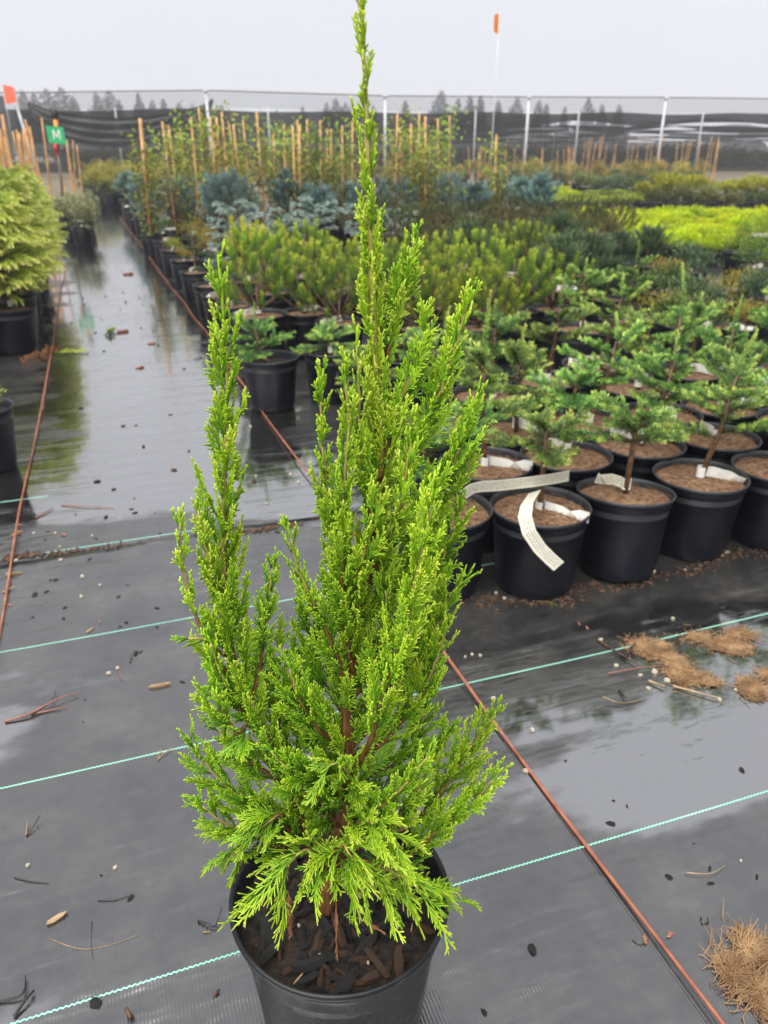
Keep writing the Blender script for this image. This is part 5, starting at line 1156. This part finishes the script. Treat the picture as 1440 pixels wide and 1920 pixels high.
# fallen sprigs: brown and green, on the path by the arborvitae
for (x0, y0, x1, y1, m, tint, lab) in ((118, 652, 40, 680, 'deadspray', .3, 'brown dead conifer sprig lying by the end arborvitae pot'), (102, 665, 165, 660, 'arb', .6, 'fresh lime green sprig lying on the path by the end arborvitae pot'), (195, 632, 215, 622, 'arb', .45, 'tiny green sprig lying in the middle of the path')):
    S = Spray(); a = np.array(g(x0, y0)) + [0, 0, .012]; b = np.array(g(x1, y1)) + [0, 0, .012]; L = np.linalg.norm(b - a)
    S.spray(a, (b - a) / L, L, (0, 0, 0), .05, tint, True, .8, .003, (.4, .7), .012); tag(ob('fallen_sprig', S.mesh('fallen_sprig'), M[m]), lab, 'sprig')
# coir mats that fell off the pots: matted threads
def coirpad(cx, cy, w, h, n, lab, seed, thick=.007, spike=.14):
    r = random.Random(seed); c = g(cx, cy); ex = (g(cx + w / 2, cy) - g(cx - w / 2, cy)).length / 2; ey = (g(cx, cy - h / 2) - g(cx, cy + h / 2)).length / 2
    t = thing('coir_mat', lab, 'coir mat', (c.x, c.y, zg(c))); mb = MB(); blobs = [(r.uniform(-.6, .6), r.uniform(-.6, .6), r.uniform(.3, .55)) for _ in range(6)]
    for i in range(n):
        bx, by, br = r.choice(blobs); a = r.uniform(0, 6.28); rr = br * abs(r.gauss(0, .55)); x, y = (bx + rr * math.cos(a)) * ex, (by + rr * math.sin(a)) * ey
        th = r.gauss(.3, .9); l = r.uniform(.018, .05); d = Vector((math.cos(th), math.sin(th), r.uniform(-.04, spike) * r.random())); p = Vector((x, y, .0015 + thick * r.random() * max(0, 1 - (rr / br) ** 2)))
        k = Vector((-d.y, d.x, 0)) * r.uniform(-.5, .5); mb.tube([p - d * l / 2 * .3, p + k * l * .25 + Vector((0, 0, .001)), p + d * l * .6], [.0008, .0008, .0004], 3, cap=False)
    me = mb.mesh('fibres'); me.materials.append(M['coir_thread']); ob('fibres', me, None, t, kind='stuff')
    pd = MB()
    for bx, by, br in blobs:
        V = [(bx * ex, by * ey, thick * .55)]; m = 18
        for kk in range(m): rr = br * r.uniform(.45, .85); V.append(((bx + rr * math.cos(kk / m * 6.283)) * ex, (by + rr * math.sin(kk / m * 6.283)) * ey, .0015 + .0006 * len(pd.V) / 19))
        pd.add(V, [(0, 1 + kk, 1 + (kk + 1) % m) for kk in range(m)])
    me = pd.mesh('pad'); me.materials.append(M['coir']); ob('pad', me, None, t)
coirpad(1235, 1230, 110, 75, 900, 'torn tan coir mat on the wet fabric, beside the green thread', 1)
coirpad(1355, 1212, 150, 60, 1000, 'flat tan coir mat lying farthest from the cord, nearest the pot row', 2)
coirpad(1300, 1280, 110, 60, 800, 'small torn coir mat with a pebble at its tip', 3)
coirpad(1420, 1285, 120, 60, 900, 'brown wet coir mat behind the torn tan ones', 4)
coirpad(1405, 1835, 130, 190, 1700, 'frayed straw coloured coir mat with upright bristles beside the rust red cord', 5, .013, 1.0)
# litter and crumbs gathered at the foot of the front pots and along the seam: too fine to count
def crumbs(name, pts, n, spread_, label):
    mb = MB(); r = random.Random(9)
    for i in range(n):
        k = r.randrange(len(pts) - 1); f = r.random(); x = pts[k][0] + (pts[k + 1][0] - pts[k][0]) * f; y = pts[k][1] + (pts[k + 1][1] - pts[k][1]) * f
        p = g(x, y) + Vector((r.gauss(0, spread_), r.gauss(0, spread_), 0)); s = r.uniform(.002, .007)
        q = Matrix.Rotation(r.uniform(0, 6), 3, 'Z') @ Matrix.Rotation(r.uniform(-.5, .5), 3, 'X'); mb.box((p.x, p.y, zg(p) + s * .25 + .001), (s * r.uniform(1, 2.6), s, s * .5), q)
    o = ob(name, mb.mesh(name, False), M['chip_brown'], kind='stuff'); return tag(o, label, 'litter')
crumbs('bark_crumbs', [(880, 1130), (940, 1128), (1060, 1135), (1100, 1105), (1180, 1100), (1220, 1085), (1310, 1072), (1360, 1045), (1430, 1040)], 420, .016, 'fine brown bark crumbs at the foot of the front pot row')
crumbs('seam_litter', [(0, 1050), (60, 1040), (120, 1038), (330, 1012), (480, 998), (560, 985)], 420, .010, 'fine bark litter caught along the overlapping fabric edge')
# two grass blades and a weed at the pots' feet
def blade(p0, p1, p2, w, label):
    P = [tuple((1 - t) ** 2 * np.array(p0) + 2 * t * (1 - t) * np.array(p1) + t * t * np.array(p2)) for t in np.linspace(0, 1, 8)]
    mb = MB().tube(P, [w * (1 - .85 * i / 7) for i in range(8)], 4, .35); o = ob('grass_blade', mb, M['pine']); return tag(o, label, 'grass blade')
b0 = g(1002, 1128); blade(b0, b0 + Vector((.02, .0, .05)), at(1048, 1068, b0.y - .01), .0018, 'upright grass blade growing at the foot of the tagged fir pot')
blade(b0 + Vector((.004, -.002, .002)), b0 + Vector((.04, -.02, .012)), g(1050, 1140) + Vector((0, 0, .003)), .0020, 'grass blade lying flat at the foot of the tagged fir pot')
w0 = g(1198, 1083); wd = thing('weed_seedling', 'tiny bright green weed seedling between two front pots', 'weed', w0); nd = Needles()
Dn = [nrm(np.array([math.cos(a), math.sin(a), .7])) for a in np.linspace(0, 5.6, 9)]; nd.leaves([np.array([0, 0, .004])] * 9, Dn, .02, .011, .6, .9); ob('leaves', fin(nd, 'vine', 'leaves'), None, wd); ob('stem', MB().tube([(0, 0, 0), (0, 0, .012)], .0015, 5), M['tie'], wd)

# ------------------------------------------------------------------ wet air
hz = MB().box((0, 200, 9), (900, 520, 22)); hm = bpy.data.materials.new('wet_air'); hm.use_nodes = True; nt = hm.node_tree; nt.nodes.clear()
pv = nt.nodes.new('ShaderNodeVolumePrincipled'); pv.inputs['Color'].default_value = (.93, .94, .97, 1); pv.inputs['Density'].default_value = .0020
nt.links.new(pv.outputs[0], nt.nodes.new('ShaderNodeOutputMaterial').inputs['Volume'])
ho = ob('haze', hz, hm, kind='stuff'); tag(ho, 'thin grey mist and drizzle filling the air over the nursery', 'haze')
